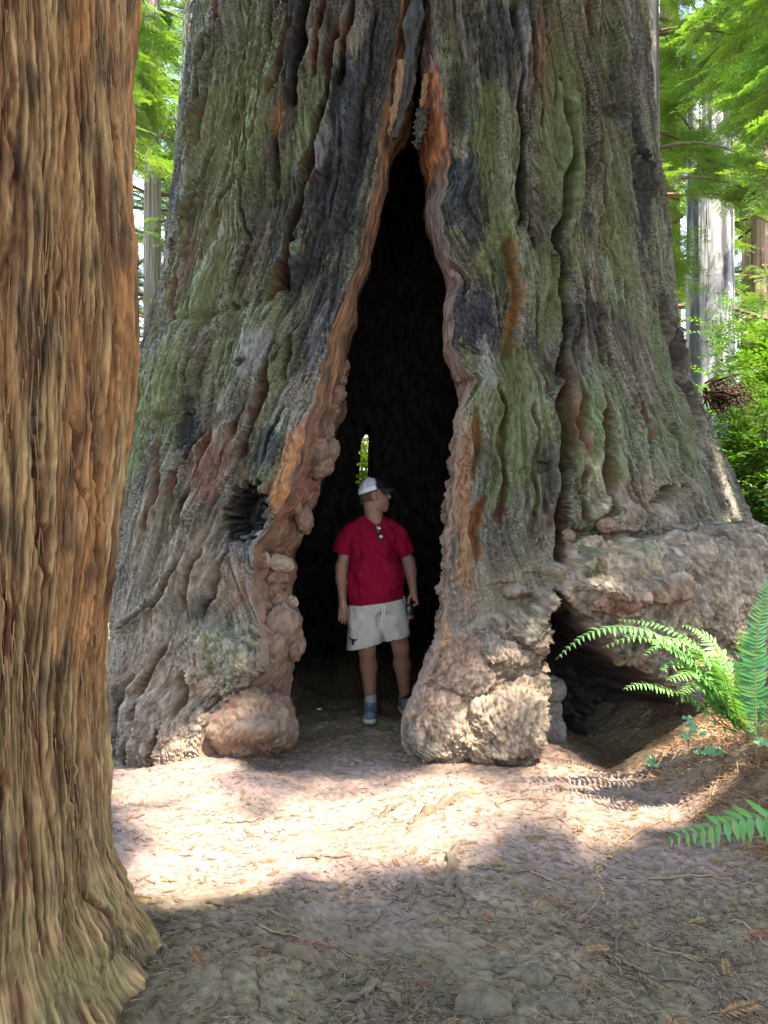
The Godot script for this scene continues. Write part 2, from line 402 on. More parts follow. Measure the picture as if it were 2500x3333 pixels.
# angle, height, radii, tilt, kind (moss, dust, red, orange, char, ash with sun sheen painted in), strength
const STAINS := [
	[-0.79, 4.312, 0.624, 1.186, -0.15, 0, 0.62],
	[-0.469, 4.086, 0.141, 0.5, -0.15, 0, 0.6],
	[-1.11, 2.062, 0.229, 0.72, 0, 0, 0.75],
	[-0.451, 2.55, 0.204, 0.354, -0.2, 0, 0.55],
	[-0.527, 0.619, 0.355, 0.21, 0, 0, 0.35],
	[-0.86, 3.119, 0.344, 0.313, -0.3, 0, 0.5],
	[-0.906, 2.492, 0.397, 0.381, 0, 0, 0.55],
	[0.195, 4.202, 0.198, 0.458, 0, 0, 0.95],
	[0.212, 3.385, 0.195, 0.354, 0, 0, 0.75],
	[0.52, 4.207, 0.27, 1.108, 0, 0, 0.7],
	[0.77, 3.764, 0.204, 0.863, 0, 0, 0.6],
	[0.241, 2.142, 0.285, 0.686, 0, 0, 0.62],
	[0.446, 2.057, 0.233, 0.475, 0, 0, 0.5],
	[0.393, 1.184, 0.221, 0.137, 0, 0, 0.55],
	[0.901, 2.633, 0.221, 0.764, 0, 0, 0.5],
	[0.397, 3.009, 0.169, 0.453, 0, 0, 0.6],
	[0.196, 0.982, 0.211, 0.179, 0, 0, 0.3],
	[-0.737, 0.289, 0.5, 0.553, 0, 1, 0.9],
	[-0.604, 1.114, 0.344, 0.343, 0, 1, 0.7],
	[-0.445, 0.828, 0.19, 0.33, 0, 1, 0.5],
	[0.112, 0.449, 0.55, 0.462, 0, 1, 0.95],
	[0.582, 1.024, 0.914, 0.402, 0, 1, 0.9],
	[0.607, 1.583, 0.421, 0.223, 0, 1, 0.75],
	[0.173, 0.895, 0.358, 0.267, 0, 1, 0.5],
	[-0.832, 1.191, 0.24, 0.46, 0, 1, 0.4],
	[-0.647, 1.81, 0.253, 0.291, -0.3, 2, 0.55],
	[-0.495, 1, 0.13, 0.122, 0, 2, 0.4],
	[0.453, 4.856, 0.089, 0.404, 0, 2, 0.55],
	[0.465, 0.987, 0.109, 0.091, 0, 2, 0.55],
	[0.362, 0.948, 0.081, 0.06, 0, 2, 0.6],
	[0.062, 0.642, 0.088, 0.088, 0, 2, 0.4],
	[0.007, 0.422, 0.115, 0.144, 0, 2, 0.3],
	[0.426, 2.153, 0.04, 0.348, 0, 2, 0.7],
	[-0.96, 3.44, 0.094, 0.426, -0.3, 2, 0.4],
	[-0.374, 1.878, 0.078, 0.25, -0.3, 3, 0.85],
	[-0.396, 1.605, 0.116, 0.105, 0, 3, 0.85],
	[-0.532, 4.358, 0.08, 0.148, -0.2, 3, 0.75],
	[0.081, 1.64, 0.067, 0.671, 0, 3, 0.5],
	[0.022, 0.754, 0.047, 0.176, 0, 3, 0.6],
	[-0.333, 1.549, 0.063, 0.092, 0, 3, 0.6],
	[-0.457, 1.334, 0.078, 0.074, 0, 3, 0.4],
	[-0.378, 3.478, 0.027, 0.052, 0, 3, 0.6],
	[-0.326, 3.707, 0.221, 0.62, -0.28, 4, 1],
	[-0.287, 4.32, 0.182, 0.428, -0.2, 4, 0.95],
	[-0.323, 2.832, 0.178, 0.352, -0.2, 4, 0.85],
	[-0.486, 4.654, 0.122, 0.505, -0.1, 4, 0.8],
	[-0.494, 3.503, 0.141, 0.463, -0.25, 4, 0.7],
	[-0.608, 3.638, 0.134, 0.403, -0.2, 4, 0.4],
	[-0.489, 1.503, 0.172, 0.199, -0.3, 4, 1],
	[-0.461, 1.945, 0.147, 0.177, -0.2, 4, 0.9],
	[-0.763, 2.086, 0.118, 0.213, 0.2, 4, 0.7],
	[-0.606, 0.848, 0.129, 0.092, 0, 4, 0.6],
	[-0.142, 4.962, 0.166, 0.496, -0.1, 4, 0.85],
	[-0.242, 4.037, 0.153, 0.556, -0.2, 4, 0.9],
	[-0.384, 3.275, 0.135, 0.423, -0.25, 4, 0.75],
	[-0.272, 3.258, 0.098, 0.386, -0.25, 4, 0.8],
	[-1.382, 4.788, 0.143, 1.283, -0.1, 4, 0.6],
	[-0.477, 5.043, 0.079, 0.305, 0, 4, 0.8],
	[-0.215, 4.551, 0.133, 0.494, -0.15, 4, 0.8],
	[-0.51, 1.302, 0.166, 0.124, 0, 4, 0.5],
	[0.122, 3.681, 0.175, 0.387, 0, 4, 0.95],
	[0.14, 2.783, 0.197, 0.253, 0, 4, 1],
	[0.252, 4.909, 0.236, 0.332, 0, 4, 0.85],
	[0.131, 4.402, 0.145, 0.295, 0, 4, 0.55],
	[0.952, 4.095, 0.122, 0.608, 0, 4, 0.85],
	[0.591, 2.842, 0.145, 0.198, 0, 4, 0.5],
	[0.388, 5.049, 0.119, 0.235, 0, 4, 0.6],
	[0.588, 3.597, 0.11, 0.147, 0, 4, 0.6],
	[0.314, 1.813, 0.114, 0.173, 0, 4, 0.55],
	[0.163, 1.826, 0.093, 0.135, 0, 4, 0.45],
	[0.192, 1.277, 0.164, 0.163, 0, 4, 0.4],
	[0.454, 2.55, 0.136, 0.193, 0, 4, 0.4],
	[0.847, 4.63, 0.13, 0.424, 0, 4, 0.55],
	[0.237, 3.121, 0.13, 0.224, 0, 4, 0.4],
	[-0.557, 2.616, 0.156, 0.209, -0.2, 5, 0.7],  # white sheen of dappled sun painted on the bark
	[-0.36, 4.059, 0.089, 0.198, -0.2, 5, 0.45],  # pale patch painted in where the sun dapples
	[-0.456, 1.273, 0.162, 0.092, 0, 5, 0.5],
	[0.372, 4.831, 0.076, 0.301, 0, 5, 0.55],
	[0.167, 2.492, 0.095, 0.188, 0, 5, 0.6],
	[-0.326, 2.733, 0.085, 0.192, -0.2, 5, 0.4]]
# radius of the young redwood against height
const YOUNG_H := [-0.3, 0, 0.1, 0.2, 0.35, 0.5, 0.75, 1, 1.25, 1.5, 1.75, 2, 2.5, 3, 3.5, 4]
const YOUNG_R := [0.713, 0.619, 0.588, 0.561, 0.531, 0.51, 0.495, 0.5, 0.521, 0.534, 0.566, 0.59, 0.583, 0.588, 0.583, 0.583]
const YOUNG_FURROWS := [
	[0.012, 0.035, 0.951, 1.801, 0.942, 1.699, 0.985, 1.508, 1.016, 1.377, 1.018, 1.246],
	[0.011, 0.04, 1.291, 1.894, 1.315, 1.717, 1.406, 1.509, 1.411, 1.295, 1.459, 1.076, 1.512, 0.926],
	[0.012, 0.03, 1.122, 1.078, 1.154, 0.899, 1.152, 0.723, 1.172, 0.572],
	[0.009, 0.03, 1.224, 0.877, 1.282, 0.675, 1.324, 0.528, 1.359, 0.382],
	[0.008, 0.02, 0.818, 1.382, 0.848, 1.191, 0.885, 1.046],
	[0.007, 0.015, 1.048, 2.313, 1.051, 2.157, 1.036, 1.999],
	[0.007, 0.015, 1.155, 2.799, 1.144, 2.637, 1.161, 2.549],
	[0.008, 0.025, 0.88, 1.278, 0.891, 1.097, 0.889, 0.994],
	[0.007, 0.02, 1.576, 1.435, 1.619, 1.285, 1.646, 1.149],
	[0.008, 0.02, 1.323, 0.39, 1.437, 0.221, 1.537, 0.075],
	[0.007, 0.02, 0.839, 0.82, 0.825, 0.694, 0.815, 0.622],
	[0.007, 0.015, 0.943, 0.729, 0.937, 0.564, 0.892, 0.423],
	[0.007, 0.015, 1.467, 2.803, 1.482, 2.621, 1.459, 2.428],
	[0.007, 0.015, 1.436, 2.222, 1.46, 2.054, 1.473, 1.855],
	[0.007, 0.018, 1.135, 1.8, 1.182, 1.643, 1.256, 1.481],
	[0.007, 0.015, 0.799, 2.734, 0.799, 2.491, 0.808, 2.294]]
const KNOBS := [
	[-0.809, 0.17, -4.784, 0.303, 0.268, 0.229, -0.318, 0],
	[-0.354, 2.336, -5.396, 0.089, 0.079, 0.067, -0.215, 0],
	[-0.384, 2.225, -5.353, 0.085, 0.059, 0.057, 0.364, 0],
	[-0.321, 2.445, -5.457, 0.06, 0.053, 0.045, -0.339, 0],
	[-0.42, 2.07, -5.315, 0.078, 0.097, 0.07, 0.218, 0],
	[-0.38, 1.924, -5.304, 0.071, 0.103, 0.07, 0.364, 0],
	[-0.46, 1.933, -5.219, 0.083, 0.095, 0.071, 0.053, 0],
	[-0.443, 1.799, -5.212, 0.114, 0.076, 0.076, -0.365, 0],
	[-0.285, 2.565, -5.528, 0.04, 0.047, 0.035, -0.171, 0],
	[-0.356, 2.546, -5.43, 0.046, 0.066, 0.045, -0.215, 0],
	[-0.556, 1.455, -5.223, 0.07, 0.115, 0.074, 0.4, 0],
	[-0.611, 1.566, -5.156, 0.069, 0.094, 0.065, 0.155, 0],
	[-0.693, 1.156, -5.082, 0.099, 0.059, 0.063, 0.129, 1],
	[-0.795, 1.186, -5.041, 0.04, 0.068, 0.043, -0.278, 1],
	[-0.718, 1.06, -5.086, 0.093, 0.05, 0.057, 0.356, 0],
	[-0.63, 0.893, -5.131, 0.053, 0.047, 0.04, -0.125, 1],
	[-0.66, 0.745, -4.974, 0.133, 0.152, 0.114, 0.229, 0],
	[-0.604, 0.617, -5.013, 0.092, 0.104, 0.078, -0.206, 0],
	[-0.715, 0.622, -4.898, 0.102, 0.119, 0.088, -0.232, 0],
	[-0.71, 0.9, -5.075, 0.074, 0.093, 0.067, 0.018, 0],
	[-0.543, 1.647, -5.258, 0.064, 0.077, 0.056, 0.105, 0],
	[1.09, 0.345, -4.958, 0.109, 0.091, 0.08, 0.246, 2],
	[1.011, 0.126, -5.018, 0.19, 0.226, 0.166, -0.273, 2],
	[0.584, 2.464, -5.251, 0.102, 0.109, 0.085, 0.158, 0],
	[0.5, 3.159, -5.273, 0.045, 0.064, 0.044, -0.398, 0],
	[0.509, 2.63, -5.135, 0.038, 0.038, 0.03, -0.271, 0],
	[0.56, 2.476, -5.232, 0.064, 0.07, 0.054, -0.122, 0],
	[0.467, 1.854, -5.087, 0.022, 0.028, 0.02, -0.07, 0],
	[1.454, 1.412, -4.964, 0.073, 0.054, 0.051, 0.018, 0],
	[1.202, 1.337, -4.948, 0.048, 0.054, 0.041, 0.142, 0],
	[0.243, 0.209, -4.663, 0.125, 0.142, 0.107, -0.286, 1]]
# width, bare wood, then points
const SLABS := [
	[0.055, 0, 0.252, 5.319, -5.465, 0.207, 4.897, -5.43, 0.15, 4.547, -5.397, 0.093, 4.237, -5.369, 0.06, 4.135, -5.361],
	[0.022, 1, 0.125, 4.675, -5.336, 0.105, 4.469, -5.316, 0.066, 4.265, -5.298, 0.04, 4.147, -5.288],
	[0.03, 1, 0.353, 4.697, -5.484, 0.335, 4.52, -5.467, 0.294, 4.309, -5.446],
	[0.045, 0, 0.28, 4.354, -5.374, 0.257, 4.234, -5.363, 0.236, 4.096, -5.349],
	[0.02, 1, 0.305, 4.615, -5.4, 0.281, 4.441, -5.383, 0.257, 4.337, -5.373],
	[0.05, 0, 0.297, 5.442, -5.692, 0.261, 5.114, -5.666, 0.218, 4.749, -5.632]]
# roots showing in the path: radius, then x, z
const ROOTS := [
	[0.022, -0.518, -2.5, -0.479, -2.539, -0.42, -2.557, -0.325, -2.544, -0.214, -2.513, -0.142, -2.47],
	[0.014, -0.198, -2.33, -0.156, -2.334, -0.1, -2.352, -0.043, -2.402, 0.001, -2.412, 0.048, -2.407],
	[0.011, -0.046, -2.379, -0.056, -2.323, -0.071, -2.259, -0.08, -2.198],
	[0.02, 0.354, -3.407, 0.318, -3.351, 0.286, -3.22, 0.262, -3.098, 0.24, -2.967],
	[0.022, 0.123, -3.623, 0.232, -3.779, 0.335, -3.911, 0.457, -4.039],
	[0.014, 0.281, -3.004, 0.282, -2.915, 0.294, -2.831, 0.323, -2.783],
	[0.01, -0.113, -2.864, -0.121, -2.783, -0.111, -2.691],
	[0.01, 0.121, -3.118, 0.11, -2.985, 0.115, -2.881],
	[0.01, -0.781, -2.565, -0.688, -2.628, -0.58, -2.645, -0.462, -2.62],
	[0.012, -0.682, -2.799, -0.52, -2.758, -0.423, -2.783, -0.318, -2.752],
	[0.009, -0.014, -2.391, 0.029, -2.356, 0.071, -2.301],
	[0.016, -0.022, -3.761, 0.048, -3.85, 0.097, -3.911],
	[0.012, -0.494, -3.004, -0.395, -2.95, -0.298, -2.881, -0.229, -2.898],
	[0.009, 0.492, -2.985, 0.537, -2.932, 0.553, -2.831],
	[0.008, -0.215, -2.721, -0.151, -2.767, -0.067, -2.783, 0.001, -2.831]]
const TWIGS := [
	[0.004, 0.864, -2.631, 1.012, -2.691, 1.148, -2.837, 1.254, -2.96],
	[0.005, 1.092, -3.118, 1.331, -3.098, 1.512, -2.989],
	[0.005, 0.869, -2.455, 0.977, -2.398, 1.053, -2.398],
	[0.006, 0.743, -2.505, 0.851, -2.706],
	[0.004, 0.707, -2.77, 0.784, -2.854, 0.861, -3],
	[0.005, 1.678, -4.02, 1.645, -3.856, 1.555, -3.672],
	[0.005, 1.63, -3.761, 1.773, -3.949],
	[0.006, 0.887, -3.545, 0.963, -3.65],
	[0.004, 0.227, -2.854, 0.3, -2.821],
	[0.005, 1.314, -2.691, 1.226, -2.48],
	[0.005, 0.732, -2.606, 0.771, -2.526, 0.774, -2.462],
	[0.006, 0.613, -3.138, 0.65, -3.041, 0.729, -2.985],
	[0.004, 0.35, -3.178, 0.479, -3.138, 0.636, -3.158],
	[0.005, -0.435, -2.648, -0.304, -2.634, -0.085, -2.565],
	[0.005, -0.805, -2.592, -0.656, -2.628, -0.577, -2.634],
	[0.006, -0.399, -2.426, -0.373, -2.312, -0.366, -2.224],
	[0.004, -0.6, -2.526, -0.527, -2.402, -0.465, -2.312],
	[0.005, 1.273, -2.783, 1.312, -2.721, 1.325, -2.62],
	[0.005, 0.916, -2.634, 1.023, -2.579, 1.102, -2.475],
	[0.006, -0.382, -3.306, -0.263, -3.329, -0.139, -3.284],
	[0.004, -0.778, -3.65, -0.654, -3.705, -0.595, -3.761],
	[0.005, 0.583, -3.82, 0.687, -3.88, 0.884, -3.911],
	[0.005, 1.118, -2.379, 1.132, -2.291, 1.137, -2.249],
	[0.006, 0.598, -2.721, 0.65, -2.662, 0.677, -2.579]]
# fallen sprays: x, z, turn, length
const SPRAYS := [
	[0.649, -3.484, 0.3, 0.1],
	[1.261, -3.974, 1.1, 0.17],
	[0.392, -3.203, 0.1, 0.12],
	[0.382, -2.715, 1.5, 0.11],
	[0.857, -2.301, -1, 0.24],
	[0.74, -2.579, -0.7, 0.16],
	[1.31, -3.158, -0.4, 0.1],
	[1.274, -2.677, 0.2, 0.13],
	[0.661, -2.547, 0.2, 0.1],
	[1.34, -3.565, 0.1, 0.09],
	[1.536, -3.596, -0.3, 0.16],
	[-0.345, -2.617, -0.25, 0.17],
	[-0.632, -2.5, -1, 0.12],
	[-0.505, -2.356, -1.45, 0.26],
	[-0.91, -3.079, 0.2, 0.07],
	[0.103, -2.407, 0.9, 0.08],
	[1.112, -2.462, 1.2, 0.1],
	[0.831, -2.475, -0.9, 0.13],
	[1.104, -2.783, 0.5, 0.11],
	[0.616, -2.881, -0.6, 0.09],
	[0.572, -2.402, 0.7, 0.12],
	[-0.204, -2.579, 0.3, 0.09],
	[1.474, -3.098, -0.8, 0.1],
	[-0.536, -3.263, 0.2, 0.09],
	[1.011, -2.269, 0.4, 0.14]]
const STONES := [
	[0.305, -2.323, 0.1, 0.095, 0.085],
	[0.494, -2.45, 0.06, 0.05, 0.05],
	[0.529, -2.312, 0.075, 0.05, 0.06],
	[0.401, -2.526, 0.05, 0.03, 0.04],
	[0.774, -4.607, 0.03, 0.03, 0.03],
	[-0.21, -3.639, 0.014, 0.012, 0.014],
	[0.747, -2.915, 0.02, 0.012, 0.02]]
const DRY_FROND := [1.352, -3.694, 1.179, -3.545, 1.02, -3.398, 0.936, -3.263, 0.875, -3.118, 0.854, -3.004, 0.855, -2.908, 0.876, -2.815]
# fronds of the big fern: leaflet pairs, leaflet length, points
const FRONDS := [
	[40, 0.085, 1.737, 0.42, -3.9, 1.574, 0.716, -3.85, 1.368, 0.888, -3.8, 1.144, 0.931, -3.75, 0.977, 0.89, -3.72, 0.836, 0.78, -3.7],
	[36, 0.085, 1.727, 0.494, -3.8, 1.513, 0.769, -3.7, 1.336, 0.863, -3.65, 1.186, 0.91, -3.6, 1.033, 0.855, -3.6],
	[32, 0.075, 1.796, 0.455, -3.95, 1.709, 0.734, -4, 1.557, 0.86, -4.05, 1.426, 0.903, -4.1, 1.251, 0.92, -4.1],
	[34, 0.075, 1.704, 0.425, -3.8, 1.533, 0.576, -3.75, 1.355, 0.645, -3.7, 1.225, 0.672, -3.65, 1.132, 0.657, -3.6],
	[34, 0.1, 1.738, 0.469, -3.85, 1.6, 0.657, -3.8, 1.445, 0.769, -3.7, 1.318, 0.745, -3.6],
	[30, 0.1, 1.762, 0.469, -3.85, 1.693, 0.657, -3.8, 1.625, 0.782, -3.75, 1.49, 0.837, -3.7],
	[30.000, 0.090, 1.809, 0.420, -3.900, 1.809, 0.622, -3.850, 1.808, 0.819, -3.800, 1.762, 0.942, -3.750],
	[30.000, 0.085, 1.739, 0.471, -3.800, 1.603, 0.611, -3.700, 1.472, 0.679, -3.600, 1.367, 0.659, -3.500],
	[34.000, 0.080, 1.806, 0.393, -4.000, 1.635, 0.734, -4.000, 1.470, 0.828, -3.950, 1.333, 0.753, -3.900],
	[34.000, 0.095, 1.785, 0.434, -3.850, 1.636, 0.713, -3.750, 1.448, 0.879, -3.650, 1.235, 0.896, -3.550],
	[32.000, 0.095, 1.762, 0.448, -3.800, 1.626, 0.611, -3.700, 1.472, 0.734, -3.600, 1.303, 0.723, -3.500],
	[30.000, 0.090, 1.762, 0.462, -3.750, 1.670, 0.623, -3.650, 1.570, 0.777, -3.550, 1.453, 0.818, -3.450],
	[30.000, 0.090, 1.832, 0.407, -3.950, 1.782, 0.710, -4.000, 1.705, 0.848, -4.050, 1.557, 0.910, -4.050]]
# wood sorrel: x, z, leaves, spread, height
const SORREL := [[1.53, -4.3, 2, 0.03, 0.05], [1.70, -4.15, 7, 0.10, 0.18], [1.90, -3.7, 8, 0.13, 0.08], [1.75, -3.95, 3, 0.05, 0.05]]
# ---------------------------------------------------------------- the great hollow redwood
const MID := Vector3(0.3, 0.0, -6.6)
const ROW := 0.0075
const LOW := -0.4
const ROWS := 856
const WIDE := 2.3
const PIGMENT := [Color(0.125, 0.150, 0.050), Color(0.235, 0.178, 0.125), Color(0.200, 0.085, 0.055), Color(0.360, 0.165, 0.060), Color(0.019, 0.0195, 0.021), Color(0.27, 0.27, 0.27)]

func roundness(h: float) -> float:
	if h < 0.6: return lerpf(2.9, 2.7, clampf((h + 0.4), 0, 1))
	return lerpf(2.7, 2.0, clampf((h - 0.6) / 2.0, 0, 1))

# point on the plain trunk at an angle (0 = towards the clearing) in a level slice
func slice(h: float) -> Array:
	return [table(TRUNK_H, TRUNK_LEFT, h), table(TRUNK_H, TRUNK_RIGHT, h), table(TRUNK_H, TRUNK_FRONT, h) - MID.z, roundness(h)]

func on_slice(sl: Array, th: float, h: float) -> Vector3:
	var s := sin(th)
	var c := cos(th)
	var n: float = sl[3]
	var rho := pow(pow(absf(s), n) + pow(absf(c), n), -1.0 / n)
	var b: float = sl[2] if c > 0.0 else minf(2.1, sl[2] + 0.4)
	return Vector3(MID.x + (sl[0] if s < 0.0 else sl[1]) * rho * s, h, MID.z + b * rho * c)

func outward(sl: Array, th: float) -> Vector3:
	var s := sin(th)
	var c := cos(th)
	var n: float = sl[3] - 1.0
	var a: float = sl[0] if s < 0.0 else sl[1]
	return Vector3(signf(s) * pow(absf(s), n) / a, 0.0, signf(c) * pow(absf(c), n) / sl[2]).normalized()

func poly_depth(poly: Array, x: float, y: float) -> float:
	var n := poly.size() / 2
	var inside := false
	var best := 1e9
	for i in n:
		var j := (i + n - 1) % n
		var ax: float = poly[i * 2] * WIDE
		var ay: float = poly[i * 2 + 1]
		var bx: float = poly[j * 2] * WIDE
		var by: float = poly[j * 2 + 1]
		if (ay > y) != (by > y) and x < (bx - ax) * (y - ay) / (by - ay) + ax: inside = not inside
		var dx := bx - ax
		var dy := by - ay
		var t := clampf(((x - ax) * dx + (y - ay) * dy) / maxf(1e-9, dx * dx + dy * dy), 0, 1)
		best = minf(best, Vector2(x - ax - dx * t, y - ay - dy * t).length())
	return best if inside else -best

func make_sheet(side: int, n: int, edge: Array) -> Array:
	var size := n * ROWS
	var th := PackedFloat32Array(); th.resize(size)
	var dis := PackedFloat32Array(); dis.resize(size)
	var col := PackedColorArray(); col.resize(size)
	var gn := PackedFloat32Array(); gn.resize(size)       # how gnarled rather than fibrous
	var e := PackedFloat32Array(); e.resize(ROWS)
	var far := 1.75 * side
	var off := 40.0 if side > 0 else 0.0
	for j in ROWS:
		e[j] = along(edge, 2, 1, LOW + j * ROW)
	var rough := e.duplicate()
	for pass_no in 2:                                       # the strands follow the smoothed edge, only the lip its notches
		var sum := PackedFloat32Array([0.0])
		for j in ROWS: sum.append(sum[j] + e[j])
		for j in ROWS:
			var lo := maxi(0, j - 45)
			var hi := mini(ROWS, j + 46)
			e[j] = (sum[hi] - sum[lo]) / (hi - lo)
	for j in ROWS:
		var notch := rough[j] - e[j] + 0.005 * nz(j * 0.04, off) + 0.0007 * nz(j * 0.2, off + 9.0)
		for i in n:
			var s := float(i) / (n - 1)
			var near := s if side < 0 else 1.0 - s
			th[j * n + i] = (lerpf(far, e[j], s) if side < 0 else lerpf(e[j], far, s)) + notch * pow(near, 9.0)
	# swellings and how gnarled the wood is
	var lift := PackedFloat32Array(); lift.resize(size)
	var up := PackedFloat32Array(); up.resize(size)
	for f in SWELLINGS:
		_ellipse(f, th, e, far, side, n, lift, gn, up)
	# strands of bark
	var span := 3.3 if side < 0 else 3.9
	for j in ROWS:
		var h := LOW + j * ROW
		var lowness := smooth(1.1, 0.0, h)
		for i in n:
			var k := j * n + i
			var w := (float(i) / (n - 1)) * span + off
			var g := gn[k]
			var sway := nz(w * 1.1, h * 0.5) * 0.11 + nz(w * 5.0, h * 1.3) * 0.012
			var v := w + sway
			var big := nz(v * 2.3, h * 0.20)
			var a1 := sqrt(absf(nz(v * 4.6 + 7.0, h * 0.33)))
			var a2 := sqrt(absf(nz(v * 12.0 + 3.0, h * 0.62)))
			var a3 := absf(nz(v * 34.0, h * 1.5))
			var a4 := absf(nz(v * 80.0, h * 3.2))
			var chk := absf(nz(v * 26.0 + 5.0, h * 30.0))
			var fib := big * 0.055 + (a1 - 0.55) * 0.050 + (a2 - 0.55) * 0.025 + (a3 - 0.3) * 0.022 + (a4 - 0.3) * 0.014 + chk * 0.0015
			var d := fib
			fib -= 0.018 * smooth(0.11, 0.0, absf(nz(v * 7.0 + 90.0, h * 0.36))) + 0.013 * smooth(0.14, 0.0, absf(nz(v * 19.0 + 90.0, h * 0.9)))
			d = fib * (1.0 - 0.85 * clampf(g, 0, 1)) * (1.0 - 0.3 * lowness)
			dis[k] = lift[k] + d
			var tone := clampf(0.5 + 0.55 * nz(v * 3.0 + 20.0, h * 0.8) + 0.35 * nz(v * 22.0, h * 2.0), 0, 1)
			var c := Color(0.052, 0.041, 0.031).lerp(Color(0.175, 0.148, 0.108), tone)
			c = c.lerp(Color(0.125, 0.145, 0.068), clampf(0.2 + 0.9 * nz(v * 1.7 + 60.0, h * 0.7), 0, 0.7) * smooth(0.3, 2.4, h))
			c = c.lerp(Color(0.215, 0.162, 0.118), clampf(0.45 + 0.5 * nz(w * 3.0, h * 3.0), 0, 1) * smooth(1.9, 0.3, h) * 0.8)
			var fleck := 1.0 + 0.48 * nz(v * 75.0, h * 3.0) + 0.32 * nz(w * 110.0, h * 50.0)
			col[k] = c * fleck
			var lichen := nz(w * 55.0 + 9.0, h * 45.0) + 0.35 * nz(w * 4.0, h * 2.0)
			if lichen > 0.78: col[k] = col[k].lerp(Color(0.30, 0.31, 0.24), 0.6)
	# furrows, with swollen lips
	for f in FURROWS:
		_furrow(f, th, e, far, side, n, dis, col)
	for f in LEDGES:
		_ledge(f, th, e, far, side, n, dis)
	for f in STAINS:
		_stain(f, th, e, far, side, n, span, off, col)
	for f in POCKETS:
		_pocket(f, th, e, far, side, n, dis, col)
	if side > 0:
		for j in ROWS:
			var h := LOW + j * ROW
			if h > 1.25: break
			for i in n:
				var k := j * n + i
				if th[k] < 0.15 or th[k] > 1.0: continue
				var q := poly_depth(ARCH, th[k] * WIDE + 0.02 * nz(h * 9.0, 3.0), h + 0.02 * nz(th[k] * 20.0, 8.0))
				if q > -0.02:
					dis[k] = lerpf(dis[k], -1.05 + 0.12 * nz(th[k] * 14.0, h * 5.0), smooth(-0.02, 0.13, q)) + 0.05 * nz(th[k] * 30.0, h * 12.0) * smooth(0.02, 0.1, q)
					up[k] *= smooth(0.08, 0.0, q)
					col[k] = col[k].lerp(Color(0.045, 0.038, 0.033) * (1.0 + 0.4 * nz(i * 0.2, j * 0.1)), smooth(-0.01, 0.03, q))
	var pos := PackedVector3Array(); pos.resize(size)
	for j in ROWS:
		var h := LOW + j * ROW
		var sl := slice(h)
		for i in n:
			var k := j * n + i
			var o := outward(sl, th[k])
			var d := dis[k]
			if i == 0 or i == n - 1: d = clampf(d, -0.3, 0.5)
			pos[k] = on_slice(sl, th[k], h) + o * d
			pos[k].y += up[k]
	# gnarled wood: creases and knobs stand along the true face of the swellings
	var nor := PackedVector3Array(); nor.resize(size)
	for j in ROWS:
		var ju := mini(j + 3, ROWS - 1) * n
		var jd := maxi(j - 3, 0) * n
		if LOW + j * ROW > 3.2: break
		for i in n:
			var k := j * n + i
			if gn[k] < 0.02 and LOW + j * ROW > 1.3: continue
			nor[k] = (pos[j * n + mini(i + 3, n - 1)] - pos[j * n + maxi(i - 3, 0)]).cross(pos[ju + i] - pos[jd + i]).normalized()
	for j in ROWS:
		var h := LOW + j * ROW
		if h > 3.2: break
		for i in n:
			var k := j * n + i
			var g := clampf(gn[k] + 0.3 * smooth(1.2, 0.2, h), 0, 1)
			if g < 0.02 or dis[k] < -0.5: continue
			var p := pos[k]
			var wv := Vector3(fn.get_noise_3dv(p * 2.6), fn.get_noise_3dv(p * 2.6 + Vector3(31, 0, 0)), fn.get_noise_3dv(p * 2.6 + Vector3(0, 57, 0))) * 0.30
			var q := p + wv
			var b0 := fn.get_noise_3dv(q * 2.6)
			var b1 := sqrt(absf(fn.get_noise_3dv(q * Vector3(5.0, 3.4, 5.0))))
			var b2 := sqrt(absf(fn.get_noise_3dv(q * Vector3(15.0, 8.0, 15.0) + Vector3(9, 9, 9))))
			var b3 := absf(fn.get_noise_3dv((p + wv * 1.7) * Vector3(46.0, 20.0, 46.0)))
			var b4 := absf(fn.get_noise_3dv((p + wv * 1.7) * Vector3(95.0, 45.0, 95.0)))
			pos[k] += nor[k] * g * (0.018 * b0 + (b1 - 0.55) * 0.022 + (b2 - 0.55) * 0.022 + (b3 - 0.3) * 0.020 + (b4 - 0.3) * 0.010)
			col[k] = col[k] * (1.0 + g * (0.35 * b0 + 0.5 * fn.get_noise_3dv(q * 9.0)))
	return [pos, col, n, dis]

func _rows(h0: float, h1: float) -> Array:
	return range(clampi(int((h0 - LOW) / ROW), 0, ROWS), clampi(int((h1 - LOW) / ROW) + 1, 0, ROWS))

func _cols(t0: float, t1: float, e: float, far: float, side: int, n: int) -> Array:
	var a := (t0 - far) / (e - far) if side < 0 else (t0 - e) / (far - e)
	var b := (t1 - far) / (e - far) if side < 0 else (t1 - e) / (far - e)
	return range(clampi(int(a * (n - 1)) - 26, 0, n), clampi(int(b * (n - 1)) + 28, 0, n))

